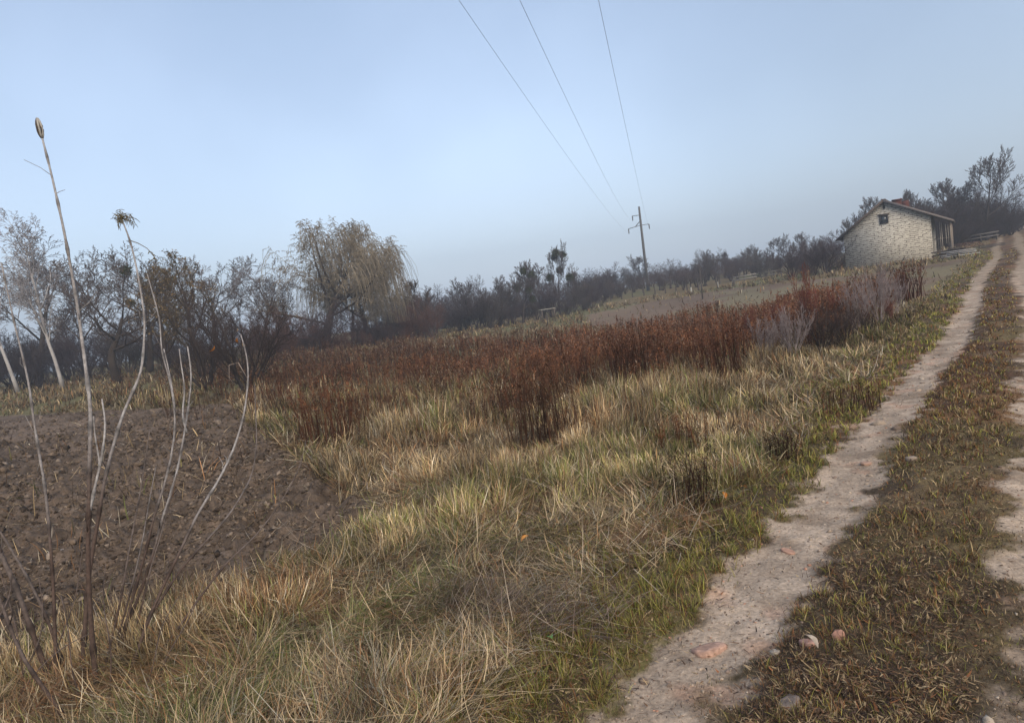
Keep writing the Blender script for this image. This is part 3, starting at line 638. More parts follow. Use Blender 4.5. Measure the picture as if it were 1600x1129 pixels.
for a in [
 ([(180,1045),(197,975),(206,937),(229,858),(239,811),(255,764),(267,717),(274,670),(272,628),(264,588),(251,546),(251,503),(238,456),(230,428)], 2.9, 3.1, 9, 3, 'long wavy cane third in height, right of the umbel cane', .25),
 ([(169,1040),(201,970),(220,923),(239,867),(253,811),(272,755),(281,717),(293,647),(300,588),(293,541)], 2.8, 3.0, 9, 4, 'pale cane reaching up to the dark shrub, with forked top', .2),
 ([(201,1062),(225,984),(253,919),(281,862),(309,801),(342,750),(365,703),(382,647),(389,584),(385,550),(376,522)], 2.8, 3.2, 10, 4, 'right leaning cane with orange leaves at its tip', .2),
 ([(206,1024),(220,984),(248,942),(281,890),(323,844),(361,801),(394,745),(402,694),(399,640),(398,600)], 2.8, 3.1, 8, 2.5, 'thin cane curving up beside the one with orange leaves', .7),
 ([(230,1045),(267,998),(309,937),(351,881),(403,834),(440,783),(469,731),(478,689)], 2.7, 3.0, 8, 2.5, 'thin dark cane leaning farthest to the right', .85),
 ([(205,1030),(220,1022),(253,1024),(290,1003),(323,994)], 2.7, 2.6, 7, 3, 'short dark shoot arching close to the ground', .8),
 ([(86,990),(84,928),(82,900),(77,825),(70,759),(61,708),(51,647),(47,609),(36,558),(25,516),(13,461),(2,410)], 2.9, 3.1, 10, 3.5, 'cane leaning left out of the frame at the left edge', .35),
 ([(76,1062),(70,1040),(51,989),(28,923),(0,862),(-30,790)], 2.2, 2.4, 15, 10, 'thick dark cane leaning out at the left edge', .85),
 ([(100,1045),(94,1022),(70,956),(42,900),(9,844),(-20,800)], 2.4, 2.6, 10, 5, 'thinner dark cane beside the thick one at the left edge', .8),
 ([(118,1140),(103,1125),(75,1083),(42,1040),(19,989),(0,937),(-15,900)], 2.0, 2.2, 12, 6, 'dark crooked shoot in the bottom left corner', .9),
 ([(0,962),(14,945),(19,915),(18,890)], 2.2, 2.2, 6, 3, 'short crooked twig sticking up at the left edge', .9),
 ([(159,1062),(178,984),(192,919),(201,862),(216,787),(226,726),(234,670)], 2.9, 3.0, 7, 2.5, 'slender dark shoot between the tallest and the wavy cane', .8),
 ([(190,975),(205,920),(222,850),(234,778),(244,727)], 2.9, 3.0, 6, 2.5, 'short slender shoot right of the slender dark one', .6),
 ([(205,1000),(220,956),(234,890),(255,825),(276,740)], 2.8, 2.9, 6, 3, 'dark mid height shoot crossing the wavy cane', .8)]:
    nm = 'shoot' if 'shoot' in a[5] or 'fork' in a[5][:14] or 'twig' in a[5] else 'sapling'
    r_, Q_, rr = cane(nm, *a[:5], a[5], a[6]); CN[a[5]] = (r_, Q_)
    if 'orange leaves' in a[5]:
        for k, (px, py) in enumerate([(372, 535), (327, 549), (368, 518), (383, 540)]):
            DU = math.hypot(Q_[-1][0], Q_[-1][1]); p = at(px, py, DU) - Q_[0]; o = link('leaf', leaf_mesh(.05 if k < 2 else .03, .02, (.42, .17, .05) if k < 2 else (.28, .2, .12), 40 + k), M_LEAF, r_); o.location = p; o.rotation_euler = (2.2, .4, k * 1.3)
        tb = MB(); P = [at(x, y, DU) - Q_[0] for x, y in ((386, 590), (372, 566), (358, 570), (358, 590), (366, 600))]; tb.tube(P, [.003, .003, .0025, .002, .001], 4, (.3, .25, .22)); tb.build('side_twig', M_CANE, r_)

branches()
BR = [([(40,1100),(30,1000),(12,930),(-10,860)], 'left'), ([(60,1090),(90,1010),(120,930),(128,860)], 'between the thick cane and the tallest cane'), ([(20,1080),(60,1010),(70,960),(60,900)], 'low at the left edge'),
      ([(130,1110),(110,1040),(108,980),(95,930)], 'just left of the foot of the tallest cane'), ([(170,1100),(175,1020),(160,940),(165,880)], 'just right of the foot of the tallest cane'), ([(240,1080),(262,1020),(300,960),(322,900)], 'leaning right behind the arching shoot'),
      ([(215,1110),(240,1040),(250,980),(280,930)], 'in the straw right of the canes'), ([(10,1125),(45,1060),(95,1010),(150,985)], 'crossing the canes low down')]
for k, (pts, where) in enumerate(BR): cane('shoot', pts, 2.4, 2.5, 4.5, 2, 'thin dark bramble shoot ' + where, .9)
# ------------------------------------------------------------------ trees
def norm(v): return v / (np.linalg.norm(v) + 1e-9)
def make_tree(seed, kids, ang, ratio, wob, up, r0=.028, trunk_h=.25, droop_last=0, stems=1, minr=.0007, c_tr=(.08, .065, .055), c_tw=(.12, .09, .075),
              lean=.1, leaf=None, spread=1.0, tl=.62, fall=.4, hang=None):
    """unit-height tree: returns (trunk MB, crown MB, leaf MB, limb tips)"""
    rs = np.random.default_rng(seed); tk, cr, lf = MB(), MB(), MB(); tips = []
    maxl = len(kids)
    q = []
    for s in range(stems):
        a = s * 2.4 + rs.random(); tilt = lean if stems == 1 else rs.uniform(.15, .6) * spread
        q.append((np.array([math.cos(a), math.sin(a), 0]) * (0 if stems == 1 else .02), norm(np.array([math.cos(a) * tilt, math.sin(a) * tilt, 1])), (tl if stems == 1 else rs.uniform(.6, .95)), r0 if stems == 1 else r0 * rs.uniform(.4, .8), 0))
    while q:
        p, d, Ln, r, lv = q.pop(); last = lv == maxl
        ns = (9, 6, 4, 3, 2, 2)[min(lv, 5)]; P = [p]; dd = d
        for i in range(ns):
            dd = norm(dd + rs.normal(0, wob[lv], 3) + np.array([0, 0, up[lv]]) / ns * 2)
            if last and droop_last: dd = norm(dd + np.array([0, 0, -droop_last * (i + 1)]))
            P.append(P[-1] + dd * Ln / ns)
        P = np.array(P)
        P[:, 2] = np.maximum(P[:, 2], .02 * (lv > 0))
        tt = np.linspace(0, 1, ns + 1); rr = np.maximum(r * (1 - .75 * tt), minr); rr[-1] = max(minr * .6, rr[-1] * .5)
        if lv == 0: rr[0] *= 1.35; P[0][2] -= .01
        c = c_tr if lv <= 1 else c_tw
        (tk if lv <= 1 else cr).tube(P, rr, (8, 5, 4, 3, 3, 3)[min(lv, 5)], np.array(c) * rs.uniform(.8, 1.2), cap=lv < 2)
        if lv == 1: tips.append(P[-2])
        if last:
            if leaf:
                for _ in range(leaf['n']):
                    if rs.random() < leaf['p']:
                        b = P[rs.integers(1, len(P))] + rs.normal(0, .006, 3); s = leaf['s'] * rs.uniform(.6, 1.4); v = rs.normal(0, s, (3, 3)) + b
                        lf.add(v, [[0, 1, 2]], np.array(leaf['c'][rs.integers(len(leaf['c']))]) * rs.uniform(.7, 1.3))
            continue
        nk = kids[lv]; t0 = trunk_h if lv == 0 else .18
        for k in range(nk):
            t = t0 + (1 - t0) * ((k + rs.random()) / nk); i = min(int(t * ns), ns - 1); f = t * ns - i
            b = P[i] + (P[i + 1] - P[i]) * f; ax = norm(P[i + 1] - P[i])
            ph = k * 2.4 + rs.random() * 1.2; u = norm(np.cross(ax, [.3, .2, 1]) if abs(ax[2]) < .95 else np.cross(ax, [1, 0, 0])); v = np.cross(ax, u)
            an = ang[lv] * rs.uniform(.7, 1.25) * (1 - .35 * t * (lv == 0)); nd = norm(ax * math.cos(an) + (u * math.cos(ph) + v * math.sin(ph)) * math.sin(an))
            ln = Ln * ratio[lv] * (1.08 - (fall if lv == 0 else .45) * t) * rs.uniform(.7, 1.2)
            q.append((b, nd, ln, max(minr, r * (1 - .7 * t) * (.55 if lv else .5)), lv + 1))
    if hang:
        n_, L0 = hang; V_ = np.concatenate(cr.V); rad = np.hypot(V_[:, 0], V_[:, 1]); ok = np.nonzero((V_[:, 2] > .42) & (rad > np.percentile(rad, 20)))[0]
        for b in V_[rs.choice(ok, n_)]:
            ln = L0 * rs.uniform(.25, 1.3) * (1.5 if b[0] > .1 else .7); ln = min(ln, b[2] - .12); o_ = np.array([b[0], b[1], 0]) / (np.hypot(b[0], b[1]) + 1e-6) * rs.uniform(.01, .06)
            P = np.array([b + o_ * math.sin(u * 1.8) + [0, 0, -ln * u ** 1.15] + rs.normal(0, .003, 3) for u in (0, .3, .65, 1)]); cr.tube(P, [minr * 1.0, minr * .9, minr * .8, minr * .5], 3, np.array(c_tw) * rs.uniform(.75, 1.25), cap=False)
    zs = float(np.percentile(np.concatenate([v[:, 2] for v in cr.V]), 98.5 if stems == 1 else 97)); 
    for m in (tk, cr, lf): m.V = [v / zs for v in m.V]
    return tk, cr, lf, [t / zs for t in tips]
PROTO = {}
def proto(kind, *a, balls=None, trunk_mat=None, cat='tree', name='bare_tree', **k):
    tk, cr, lf, tips = make_tree(*a, **k); PROTO[kind] = (tk.mesh('trunk', True), cr.mesh('crown'), lf.mesh('leaves') if lf.V else None, tips, name, cat, balls, trunk_mat)
def ball_mesh():
    mb = MB(); rs = np.random.default_rng(5)
    for k in range(260):
        d = norm(rs.normal(0, 1, 3)); mb.tube([d * .1, d * .55 + rs.normal(0, .12, 3), d * rs.uniform(.75, 1.05)], [.03, .03, .02], 3, np.array([.07, .08, .045]) * rs.uniform(.7, 1.3), cap=False)
        b = d * rs.uniform(.5, 1.0); v = b + rs.normal(0, .11, (3, 3)); mb.add(v, [[0, 1, 2]], (.075, .085, .04))
    return mb.mesh('mistletoe')
BALL = ball_mesh()
GREY = (.16, .135, .13); DK = (.06, .047, .04)
proto('bare_a', 11, (9, 7, 6, 5, 4), (1.0, .62, .6, .6, .6), (.62, .6, .55, .5, .5), (.05, .1, .13, .15, .15, .15), (0, .3, .2, .1, .05, 0), trunk_h=.28, r0=.016, c_tw=GREY, minr=.0009)
proto('bare_b', 12, (8, 7, 6, 5, 4), (.95, .62, .6, .6, .6), (.5, .55, .5, .5, .5), (.07, .12, .13, .15, .15, .15), (0, .4, .25, .15, .05, 0), trunk_h=.2, r0=.015, c_tw=GREY, lean=.15, minr=.0009, tl=.75, fall=.5)
proto('bare_c', 13, (8, 7, 6, 5, 4), (1.1, .62, .6, .6, .6), (.68, .55, .5, .5, .5), (.08, .12, .15, .2, .15, .15), (0, .3, .15, .1, .05, 0), trunk_h=.25, r0=.019, c_tr=DK, c_tw=(.085, .065, .055), minr=.0009, tl=.55)
proto('spread', 14, (8, 8, 6, 5, 4), (1.6, .6, .6, .55, .6), (.95, .55, .5, .45, .5), (.1, .14, .16, .2, .15, .15), (0, .5, .25, .2, .1, 0), trunk_h=.45, r0=.024, c_tr=(.05, .04, .035), c_tw=(.11, .09, .085), minr=.0008, tl=.42, fall=.2)
proto('birch', 15, (15, 8, 6, 4, 4), (.5, .6, .6, .6, .6), (.45, .45, .5, .5, .5), (.03, .08, .12, .15, .12, .12), (0, .3, .15, -.05, -.15, -.2), trunk_h=.3, r0=.0095, c_tr=(.48, .46, .46), c_tw=(.33, .31, .32), name='birch', droop_last=.1, minr=.0007, tl=.85, fall=.6)
proto('willow', 16, (10, 8, 6, 7, 4), (1.2, .6, .6, .8, .8), (.75, .55, .55, .55, .35), (.07, .12, .14, .14, .08, .05), (0, .45, .25, .1, -.45, -.8), trunk_h=.25, r0=.024, c_tr=DK, c_tw=(.25, .21, .155), name='willow', hang=(1000, .24), droop_last=.55, minr=.0009, tl=.55, fall=.25)
proto('leafy', 17, (10, 7, 6, 5), (.95, .62, .6, .6), (.6, .55, .5, .5), (.07, .12, .14, .15, .15), (0, .35, .25, .2, .1), trunk_h=.25, r0=.02, c_tr=DK, c_tw=(.10, .075, .055), name='leafy_tree', tl=.65,
      leaf=dict(n=4, p=.38, s=.0042, c=[(.15, .11, .05), (.20, .135, .065), (.10, .085, .04), (.24, .17, .09)]), minr=.0009)
proto('vshrub', 18, (8, 6, 5, 4), (.62, .6, .6, .6), (.5, .5, .5, .5), (.07, .13, .15, .18, .15), (.05, .3, .2, .1, .05), stems=9, r0=.022, trunk_h=.15, c_tr=(.045, .037, .035), c_tw=(.06, .045, .042), name='dark_shrub', cat='shrub', spread=1.5, minr=.0009)
for i, (c, sp) in enumerate([((.085, .065, .07), 1.0), ((.12, .07, .06), 1.2), ((.10, .085, .08), .8), ((.075, .062, .07), 1.4)]):
    proto('thick%d' % i, 20 + i, (8, 6, 5, 4), (.55, .6, .6, .6), (.5, .55, .5, .5), (.08, .13, .15, .15, .15), (.05, .3, .2, .1, .05), stems=7, r0=.018, trunk_h=.12, c_tr=np.array(c) * .8, c_tw=c, name='bare_shrub', cat='shrub', spread=sp, minr=.0014)
proto('orch', 24, (9, 7, 5, 4), (1.0, .62, .6, .6), (.7, .55, .5, .5), (.08, .13, .15, .15, .15), (0, .35, .2, .1, .05), trunk_h=.4, r0=.022, c_tr=(.09, .075, .07), c_tw=(.115, .09, .09), name='fruit_tree', minr=.0013, tl=.5, fall=.2)
proto('redshrub', 25, (8, 5, 3), (.5, .5, .5), (.4, .5, .5), (.08, .13, .15, .15), (.1, .3, .15, .1), stems=11, r0=.010, trunk_h=.2, c_tr=(.15, .065, .055), c_tw=(.17, .065, .05), name='red_shrub', cat='shrub', spread=.7,
      leaf=dict(n=2, p=.28, s=.009, c=[(.26, .07, .05), (.38, .22, .10), (.2, .09, .05)]), minr=.0024)
proto('greyshrub', 26, (6, 4, 3), (.45, .5, .5), (.4, .5, .5), (.06, .1, .15, .15), (.1, .2, .1, .1), stems=15, r0=.009, trunk_h=.3, c_tr=(.27, .23, .23), c_tw=(.24, .20, .20), name='grey_shrub', cat='shrub', spread=1.1, minr=.0024)
for nm, sd, kw in (('far_a', 31, dict(trunk_h=.28, tl=.6)), ('far_b', 32, dict(trunk_h=.2, tl=.75, fall=.5, lean=.12)), ('far_c', 33, dict(trunk_h=.25, tl=.55))):
    proto(nm, sd, (9, 8, 7, 6), (1.0, .62, .6, .6), (.62, .6, .55, .5), (.06, .1, .13, .15, .15), (0, .35, .25, .15, .1), r0=.02, c_tr=(.06, .05, .048), c_tw=(.095, .08, .08), minr=.0021, **kw)
FIRST = {}
def tree(kind, px, py, D, topy, label, group=None, rz=None, sx=1.0, parts_extra=0, white=False):
    q = at(px, py, D); x, y = q[0], q[1]; z = Hs(x, y); dp = depth(px, py, D); 
    qz = CAM[2] + (at(px, topy, D) - CAM)[2]                         # true height of the top seen in the photo
    Ht = max(.5, qz - z); rz = random.Random(px * 31 + py).random() * 6.28 if rz is None else rz
    tm, cm, lm, tips, name, cat, balls, _ = PROTO[kind]
    key = kind + ('w' if white else ''); sc = (Ht * sx, Ht * sx, Ht)
    if key in FIRST and not parts_extra and not FIRST[key][1]: r = dup(FIRST[key][0], (x, y, z - .03), rz, sc, label, cat, group)
    else:
        r = empty(name, (x, y, z - .03), rz, sc); tag(r, label, cat, group)
        t = link('trunk' if cat == 'tree' else 'stems', tm, M_BARK, r); link('crown' if cat == 'tree' else 'twigs', cm, M_TWIG, r)
        if lm is not None: link('leaves', lm, M_LEAF, r)
        if white:
            m = MB(); m.tube([(0, 0, 0.0), (.003, .002, .12), (.008, .005, .26)], [.03, .025, .022], 8, (.5, .5, .48)); m.build('whitewash', M_CONC, t)
        if not parts_extra: FIRST[key] = (r, 0)
    if parts_extra:
        rs = random.Random(px)
        for k in range(parts_extra):
            tp = tips[rs.randrange(len(tips))]; o = link('mistletoe', BALL, M_TWIG, r); o.location = tp
            s = rs.uniform(.35, .6); o.scale = (s / sc[0], s / sc[1], s / sc[2])
    return r
T = tree
T('birch', 98, 603, 53, 338, 'white trunked birch with a pale fine crown at the left edge', sx=1.2)
T('birch', 28, 608, 60, 345, 'second pale birch, partly cut by the left edge of the photo', sx=1.25)
T('bare_b', -60, 615, 60, 370, 'bare tree just outside the left edge beside the birches')
T('spread', 183, 598, 50, 388, 'dark spreading tree with black trunk between birch and leafy tree', parts_extra=2, sx=1.15, rz=1)
T('bare_a', 140, 600, 68, 392, 'bare grey tree behind the birch, left of the black trunk', sx=1.3)
T('bare_c', 235, 595, 60, 400, 'bare tree right behind the dark spreading tree', sx=1.2)
T('leafy', 315, 592, 40, 392, 'tree still holding olive brown leaves, left of the willow', sx=1.15)
T('leafy', 265, 596, 46, 415, 'smaller tree with brown leaves left of the big leafy one', sx=1.1, rz=3)
T('bare_b', 372, 570, 58, 402, 'slim bare tree between the leafy tree and the willow', sx=1.2)
T('bare_a', 415, 565, 62, 412, 'second slim bare tree nearer the willow', sx=1.2)
T('vshrub', 388, 606, 27, 462, 'large black many stemmed shrub at the far corner of the ploughed soil', sx=1.0, rz=.4)
T('vshrub', 322, 606, 33, 490, 'dark shrub left of the black many stemmed one', sx=1.0, rz=2)
T('willow', 510, 548, 60, 345, 'tallest willow with rounded golden grey crown', sx=1.4, rz=.5)
T('willow', 585, 545, 62, 392, 'lower weeping willow whose branches hang to the right', sx=1.4, rz=2.5)
T('bare_b', 455, 555, 64, 400, 'sparse bare tree at the left side of the tallest willow', sx=1.3, rz=4)
T('bare_a', 60, 600, 72, 375, 'grey bare tree between the two birches, farther back', sx=1.4)
T('bare_b', 290, 590, 66, 408, 'grey bare tree behind the leafy trees', sx=1.4)
T('bare_c', 345, 580, 70, 412, 'grey bare tree behind the black shrub', sx=1.3)
T('bare_c', 553, 548, 70, 420, 'bare dark tree seen through the willows')
T('far_a', 676, 528, 66, 434, 'round bare tree, first right of the willows', sx=1.15)
T('far_b', 735, 518, 72, 436, 'bare tree in the middle of the dark wood edge', sx=1.0)
T('far_c', 783, 510, 74, 433, 'bare tree with dark bent trunk left of the mistletoe tree', sx=1.2)
T('far_a', 818, 505, 72, 409, 'pollarded tree with dark growths at its branch ends', parts_extra=6, sx=.75)
T('far_b', 876, 495, 78, 381, 'tall slim tree full of round mistletoe balls', parts_extra=9, sx=.6)
T('far_c', 850, 500, 82, 412, 'bare tree between the two mistletoe trees', sx=1.2)
T('far_a', 912, 490, 84, 422, 'bare dome shaped tree right of the mistletoe balls', sx=1.2)
T('far_b', 1007, 450, 105, 398, 'twin bare tree directly behind the power pole', sx=1.2)
T('far_c', 1103, 440, 100, 392, 'bare tree halfway between power pole and house', sx=1.3)
T('far_a', 1140, 438, 104, 393, 'bare tree right of the one halfway to the house', sx=1.2)
T('far_b', 1215, 425, 90, 369, 'bare tree on the slope, second left of the house', sx=1.1)
T('far_a', 1245, 420, 92, 366, 'bare tree with pale bird boxes like top, nearest left of the house', sx=.9)
T('far_c', 1290, 415, 90, 368, 'bare tree close behind the left corner of the house', sx=1.1)
T('far_b', 1175, 432, 98, 385, 'bare tree on the slope above the fence rails', sx=1.2)
T('far_a', 1385, 400, 85, 306, 'bare tree peeking over the roof ridge', sx=.9)
T('far_b', 1340, 405, 84, 335, 'bare tree peeking over the left roof slope', sx=1.0)
T('far_a', 1452, 392, 84, 288, 'bare tree behind the right roof slope', sx=1.0)
T('far_c', 1488, 385, 88, 282, 'bare tree between the roof and the tallest hilltop tree', sx=.9)
T('far_b', 1542, 375, 84, 240, 'tallest bare tree on the hilltop right of the house', sx=.85, rz=1.2)
T('far_a', 1425, 392, 90, 300, 'bare tree behind the brick chimney', sx=1.0)
for k, (px, D, top) in enumerate([(1612, 120, 312), (1660, 120, 300)]): T('far_c', px, 360, D, top, ['hazy tree at the far end of the track, right edge', 'hazy tree beyond the right edge of the photo'][k], sx=1.4)

# thickets of bare shrubs: every shrub a thing, sharing meshes
rr = random.Random(4)
def shrub_row(x0, x1, yb0, yb1, D0, D1, top0, top1, n, label, group, kinds=('thick0', 'thick3', 'thick2'), sx=1.3):
    for i in range(n):
        u = (i + rr.random() * .9) / n; px = x0 + (x1 - x0) * u; D = D0 + (D1 - D0) * u + rr.uniform(-3, 3) * (D0 / 60)
        T(rr.choice(kinds), px, yb0 + (yb1 - yb0) * u, D, top0 + (top1 - top0) * u + rr.choice((-38, -20, -8, 0, 8, 14, 20)) * 60 / D0 * .7, label, group, rz=rr.random() * 6.28, sx=sx * rr.uniform(.8, 1.3))
shrub_row(-140, 480, 612, 560, 62, 66, 558, 525, 26, 'bare dark shrub in the undergrowth below the left trees', 'undergrowth below the left trees')
shrub_row(-140, 470, 612, 565, 78, 84, 535, 505, 18, 'bare shrub deep behind the left trees', 'deep undergrowth behind the left trees')
shrub_row(410, 680, 562, 527, 52, 62, 520, 495, 24, 'reddish bare shrub at the foot of the willows', 'reddish shrubs below the willows', kinds=('thick1', 'thick1', 'thick0'))
shrub_row(600, 950, 535, 480, 68, 78, 485, 458, 30, 'grey bare shrub in the dark wood edge right of the willows', 'shrubs of the dark wood edge')
shrub_row(600, 980, 530, 470, 85, 95, 468, 438, 30, 'hazy bare shrub at the back of the dark wood', 'back shrubs of the dark wood')
shrub_row(930, 1320, 470, 420, 96, 84, 436, 386, 34, 'hazy bare shrub in the long row from power pole to house', 'long shrub row between pole and house', kinds=('thick0', 'orch', 'thick2'))
shrub_row(930, 1320, 462, 412, 112, 100, 428, 384, 34, 'bluish bare shrub behind the long row', 'shrubs behind the long row', kinds=('thick0', 'thick2'))
shrub_row(1460, 1600, 385, 362, 82, 98, 326, 325, 26, 'dark shrub in the mass on the hill right of the house', 'dark shrubs right of the house', kinds=('thick0', 'vshrub', 'thick0'), sx=1.1)
shrub_row(1440, 1590, 388, 368, 75, 90, 340, 345, 18, 'low dark shrub in front of the hill thicket', 'low dark shrubs before the hill thicket', kinds=('thick0', 'vshrub'), sx=1.3)
shrub_row(1235, 1318, 434, 424, 64, 62, 398, 390, 7, 'brownish shrub left of the house wall', 'shrubs left of the house', kinds=('thick1', 'thick0'))
for k, (px, py, D, top, lab) in enumerate([(1081, 460, 78, 420, 'young fruit tree with whitewashed trunk, nearest the power pole'), (1122, 452, 78, 410, 'middle of the fruit trees with whitewashed trunks'), (1146, 450, 76, 404, 'young fruit tree with whitewashed trunk, nearest the rail fence')]):
    T('orch', px, py, D, top, lab, white=True, sx=1.1)
for k in range(9): T('orch', 955 + k * 17, 470 - k * 3.2, 86 - k * .5, 440 - k * 3.5, 'small leafless orchard tree in the row below the pole', 'orchard trees below the pole', sx=1.2)
# shrubs on the near right: red and grey twigs beside the track
for px, py, D, top, kd, lab, sx in [(1262, 520, 17, 425, 'redshrub', 'tallest red twigged shrub with withered leaves, beside the grey stems', .55), (1215, 520, 18, 462, 'redshrub', 'red shrub left of the tallest red one', .8),
        (1305, 505, 18.5, 452, 'redshrub', 'red shrub right of the tallest red one', .7), (1240, 553, 14.2, 478, 'greyshrub', 'fan of pale grey stems at the edge of the dry grass', .8),
        (1195, 548, 15.2, 495, 'greyshrub', 'low tangle of grey twigs left of the pale fan', 1.0), (1285, 545, 14.8, 470, 'vshrub', 'dark tangled shrub just right of the pale fan', .9),
        (1340, 520, 17.5, 440, 'greyshrub', 'grey twiggy shrub in front of the house wall, left', .8), (1375, 505, 19, 412, 'greyshrub', 'tall thin grey shrub rising before the house wall', .6),
        (1400, 490, 21, 430, 'greyshrub', 'grey shrub before the right part of the wall', .7), (1350, 510, 19.5, 465, 'redshrub', 'low reddish shrub below the house wall', 1.0),
        (1390, 500, 19.5, 462, 'redshrub', 'reddish shrub near the right end of the shrub belt', 1.0), (1170, 525, 19, 480, 'redshrub', 'leftmost reddish shrub above the rusty weeds', .9),
        (1320, 535, 15.6, 480, 'vshrub', 'dark low shrub in the middle of the shrub belt', .9), (1360, 520, 16.6, 478, 'vshrub', 'dark low shrub towards the track end of the belt', .9)]:
    T(kd, px, py, D, top, lab, sx=sx)

# ------------------------------------------------------------------ house
def brick_mat(name, c1, c2, mortar, bw, bh, ms, msm=.1, off=.5):
    m, nt_, b = new_mat(name, .92, .15); N = nt_.nodes.new; L = nt_.links.new
    tcn = N('ShaderNodeTexCoord'); sp = N('ShaderNodeSeparateXYZ'); cb = N('ShaderNodeCombineXYZ')
    nz = N('ShaderNodeTexNoise'); nz.inputs['Scale'].default_value = 2.2; nz.inputs['Detail'].default_value = 3; L(tcn.outputs['Object'], nz.inputs['Vector'])
    L(tcn.outputs['Object'], sp.inputs[0]); ad = N('ShaderNodeMath'); ad.operation = 'ADD'; L(sp.outputs[0], ad.inputs[0]); L(sp.outputs[1], ad.inputs[1])
    zz = N('ShaderNodeMath'); zz.operation = 'MULTIPLY_ADD'; L(nz.outputs[0], zz.inputs[0]); zz.inputs[1].default_value = .10; L(sp.outputs[2], zz.inputs[2])
    L(ad.outputs[0], cb.inputs[0]); L(zz.outputs[0], cb.inputs[1])
    br = N('ShaderNodeTexBrick'); br.inputs['Scale'].default_value = 1; br.inputs['Brick Width'].default_value = bw; br.inputs['Row Height'].default_value = bh
    br.inputs['Mortar Size'].default_value = ms; br.inputs['Mortar Smooth'].default_value = msm; br.inputs['Color1'].default_value = (*c1, 1); br.inputs['Color2'].default_value = (*c2, 1); br.inputs['Mortar'].default_value = (*mortar, 1)
    br.offset = off; L(cb.outputs[0], br.inputs['Vector'])
    n2 = N('ShaderNodeTexNoise'); n2.inputs['Scale'].default_value = 5; n2.inputs['Detail'].default_value = 6; L(tcn.outputs['Object'], n2.inputs['Vector'])
    # mortar is only hollow here and there
    mp = N('ShaderNodeMapping'); mp.inputs['Scale'].default_value = (1, 1, 2.6); L(tcn.outputs['Object'], mp.inputs[0]); L(mp.outputs[0], n2.inputs['Vector']); n2.inputs['Scale'].default_value = 3.2
    mr = N('ShaderNodeMapRange'); mr.inputs[1].default_value = .45; mr.inputs[2].default_value = .53; L(n2.outputs[0], mr.inputs[0])
    mu = N('ShaderNodeMath'); mu.operation = 'MULTIPLY'; L(br.outputs['Fac'], mu.inputs[0]); L(mr.outputs[0], mu.inputs[1])
    mx = N('ShaderNodeMix'); mx.data_type = 'RGBA'; L(mu.outputs[0], mx.inputs['Factor']); 
    n3 = N('ShaderNodeTexNoise'); n3.inputs['Scale'].default_value = 14; n3.inputs['Detail'].default_value = 5; L(tcn.outputs['Object'], n3.inputs['Vector'])
    m3_ = N('ShaderNodeMapRange'); m3_.inputs[1].default_value = .3; m3_.inputs[2].default_value = .7; m3_.inputs[3].default_value = .75; m3_.inputs[4].default_value = 1.2; L(n3.outputs[0], m3_.inputs[0])
    sc_ = N('ShaderNodeVectorMath'); sc_.operation = 'SCALE'; sc_.inputs[0].default_value = c1; L(m3_.outputs[0], sc_.inputs['Scale'])
    L(sc_.outputs[0], mx.inputs['A']); mx.inputs['B'].default_value = (*mortar, 1)
    L(mx.outputs['Result'], b.inputs['Base Color'])
    bp = N('ShaderNodeBump'); bp.invert = True; bp.inputs['Strength'].default_value = .8; bp.inputs['Distance'].default_value = .03; L(mu.outputs[0], bp.inputs['Height']); L(bp.outputs[0], b.inputs['Normal'])
    return m
M_BLOCK = brick_mat('silicate_block', (.54, .51, .45), (.42, .38, .30), (.11, .09, .075), .55, .15, .022)
M_RED = brick_mat('red_brick', (.12, .045, .038), (.10, .04, .035), (.07, .055, .05), .25, .08, .01)
def slate_mat():
    m, nt_, b = new_mat('roof_slate', .9, .15); N = nt_.nodes.new; L = nt_.links.new
    n = N('ShaderNodeTexNoise'); n.inputs['Scale'].default_value = 3; n.inputs['Detail'].default_value = 5; t = N('ShaderNodeTexCoord'); L(t.outputs['Object'], n.inputs['Vector'])
    r = N('ShaderNodeValToRGB'); r.color_ramp.elements[0].position = .3; r.color_ramp.elements[0].color = (.07, .055, .055, 1); r.color_ramp.elements[1].position = .7; r.color_ramp.elements[1].color = (.15, .12, .115, 1)
    L(n.outputs[0], r.inputs[0]); L(r.outputs[0], b.inputs['Base Color']); return m
M_SLATE = slate_mat()
def glass_mat():
    m, nt_, b = new_mat('window_glass', .12, .6); b.inputs['Base Color'].default_value = (.05, .06, .07, 1); return m
M_GLASS = glass_mat()
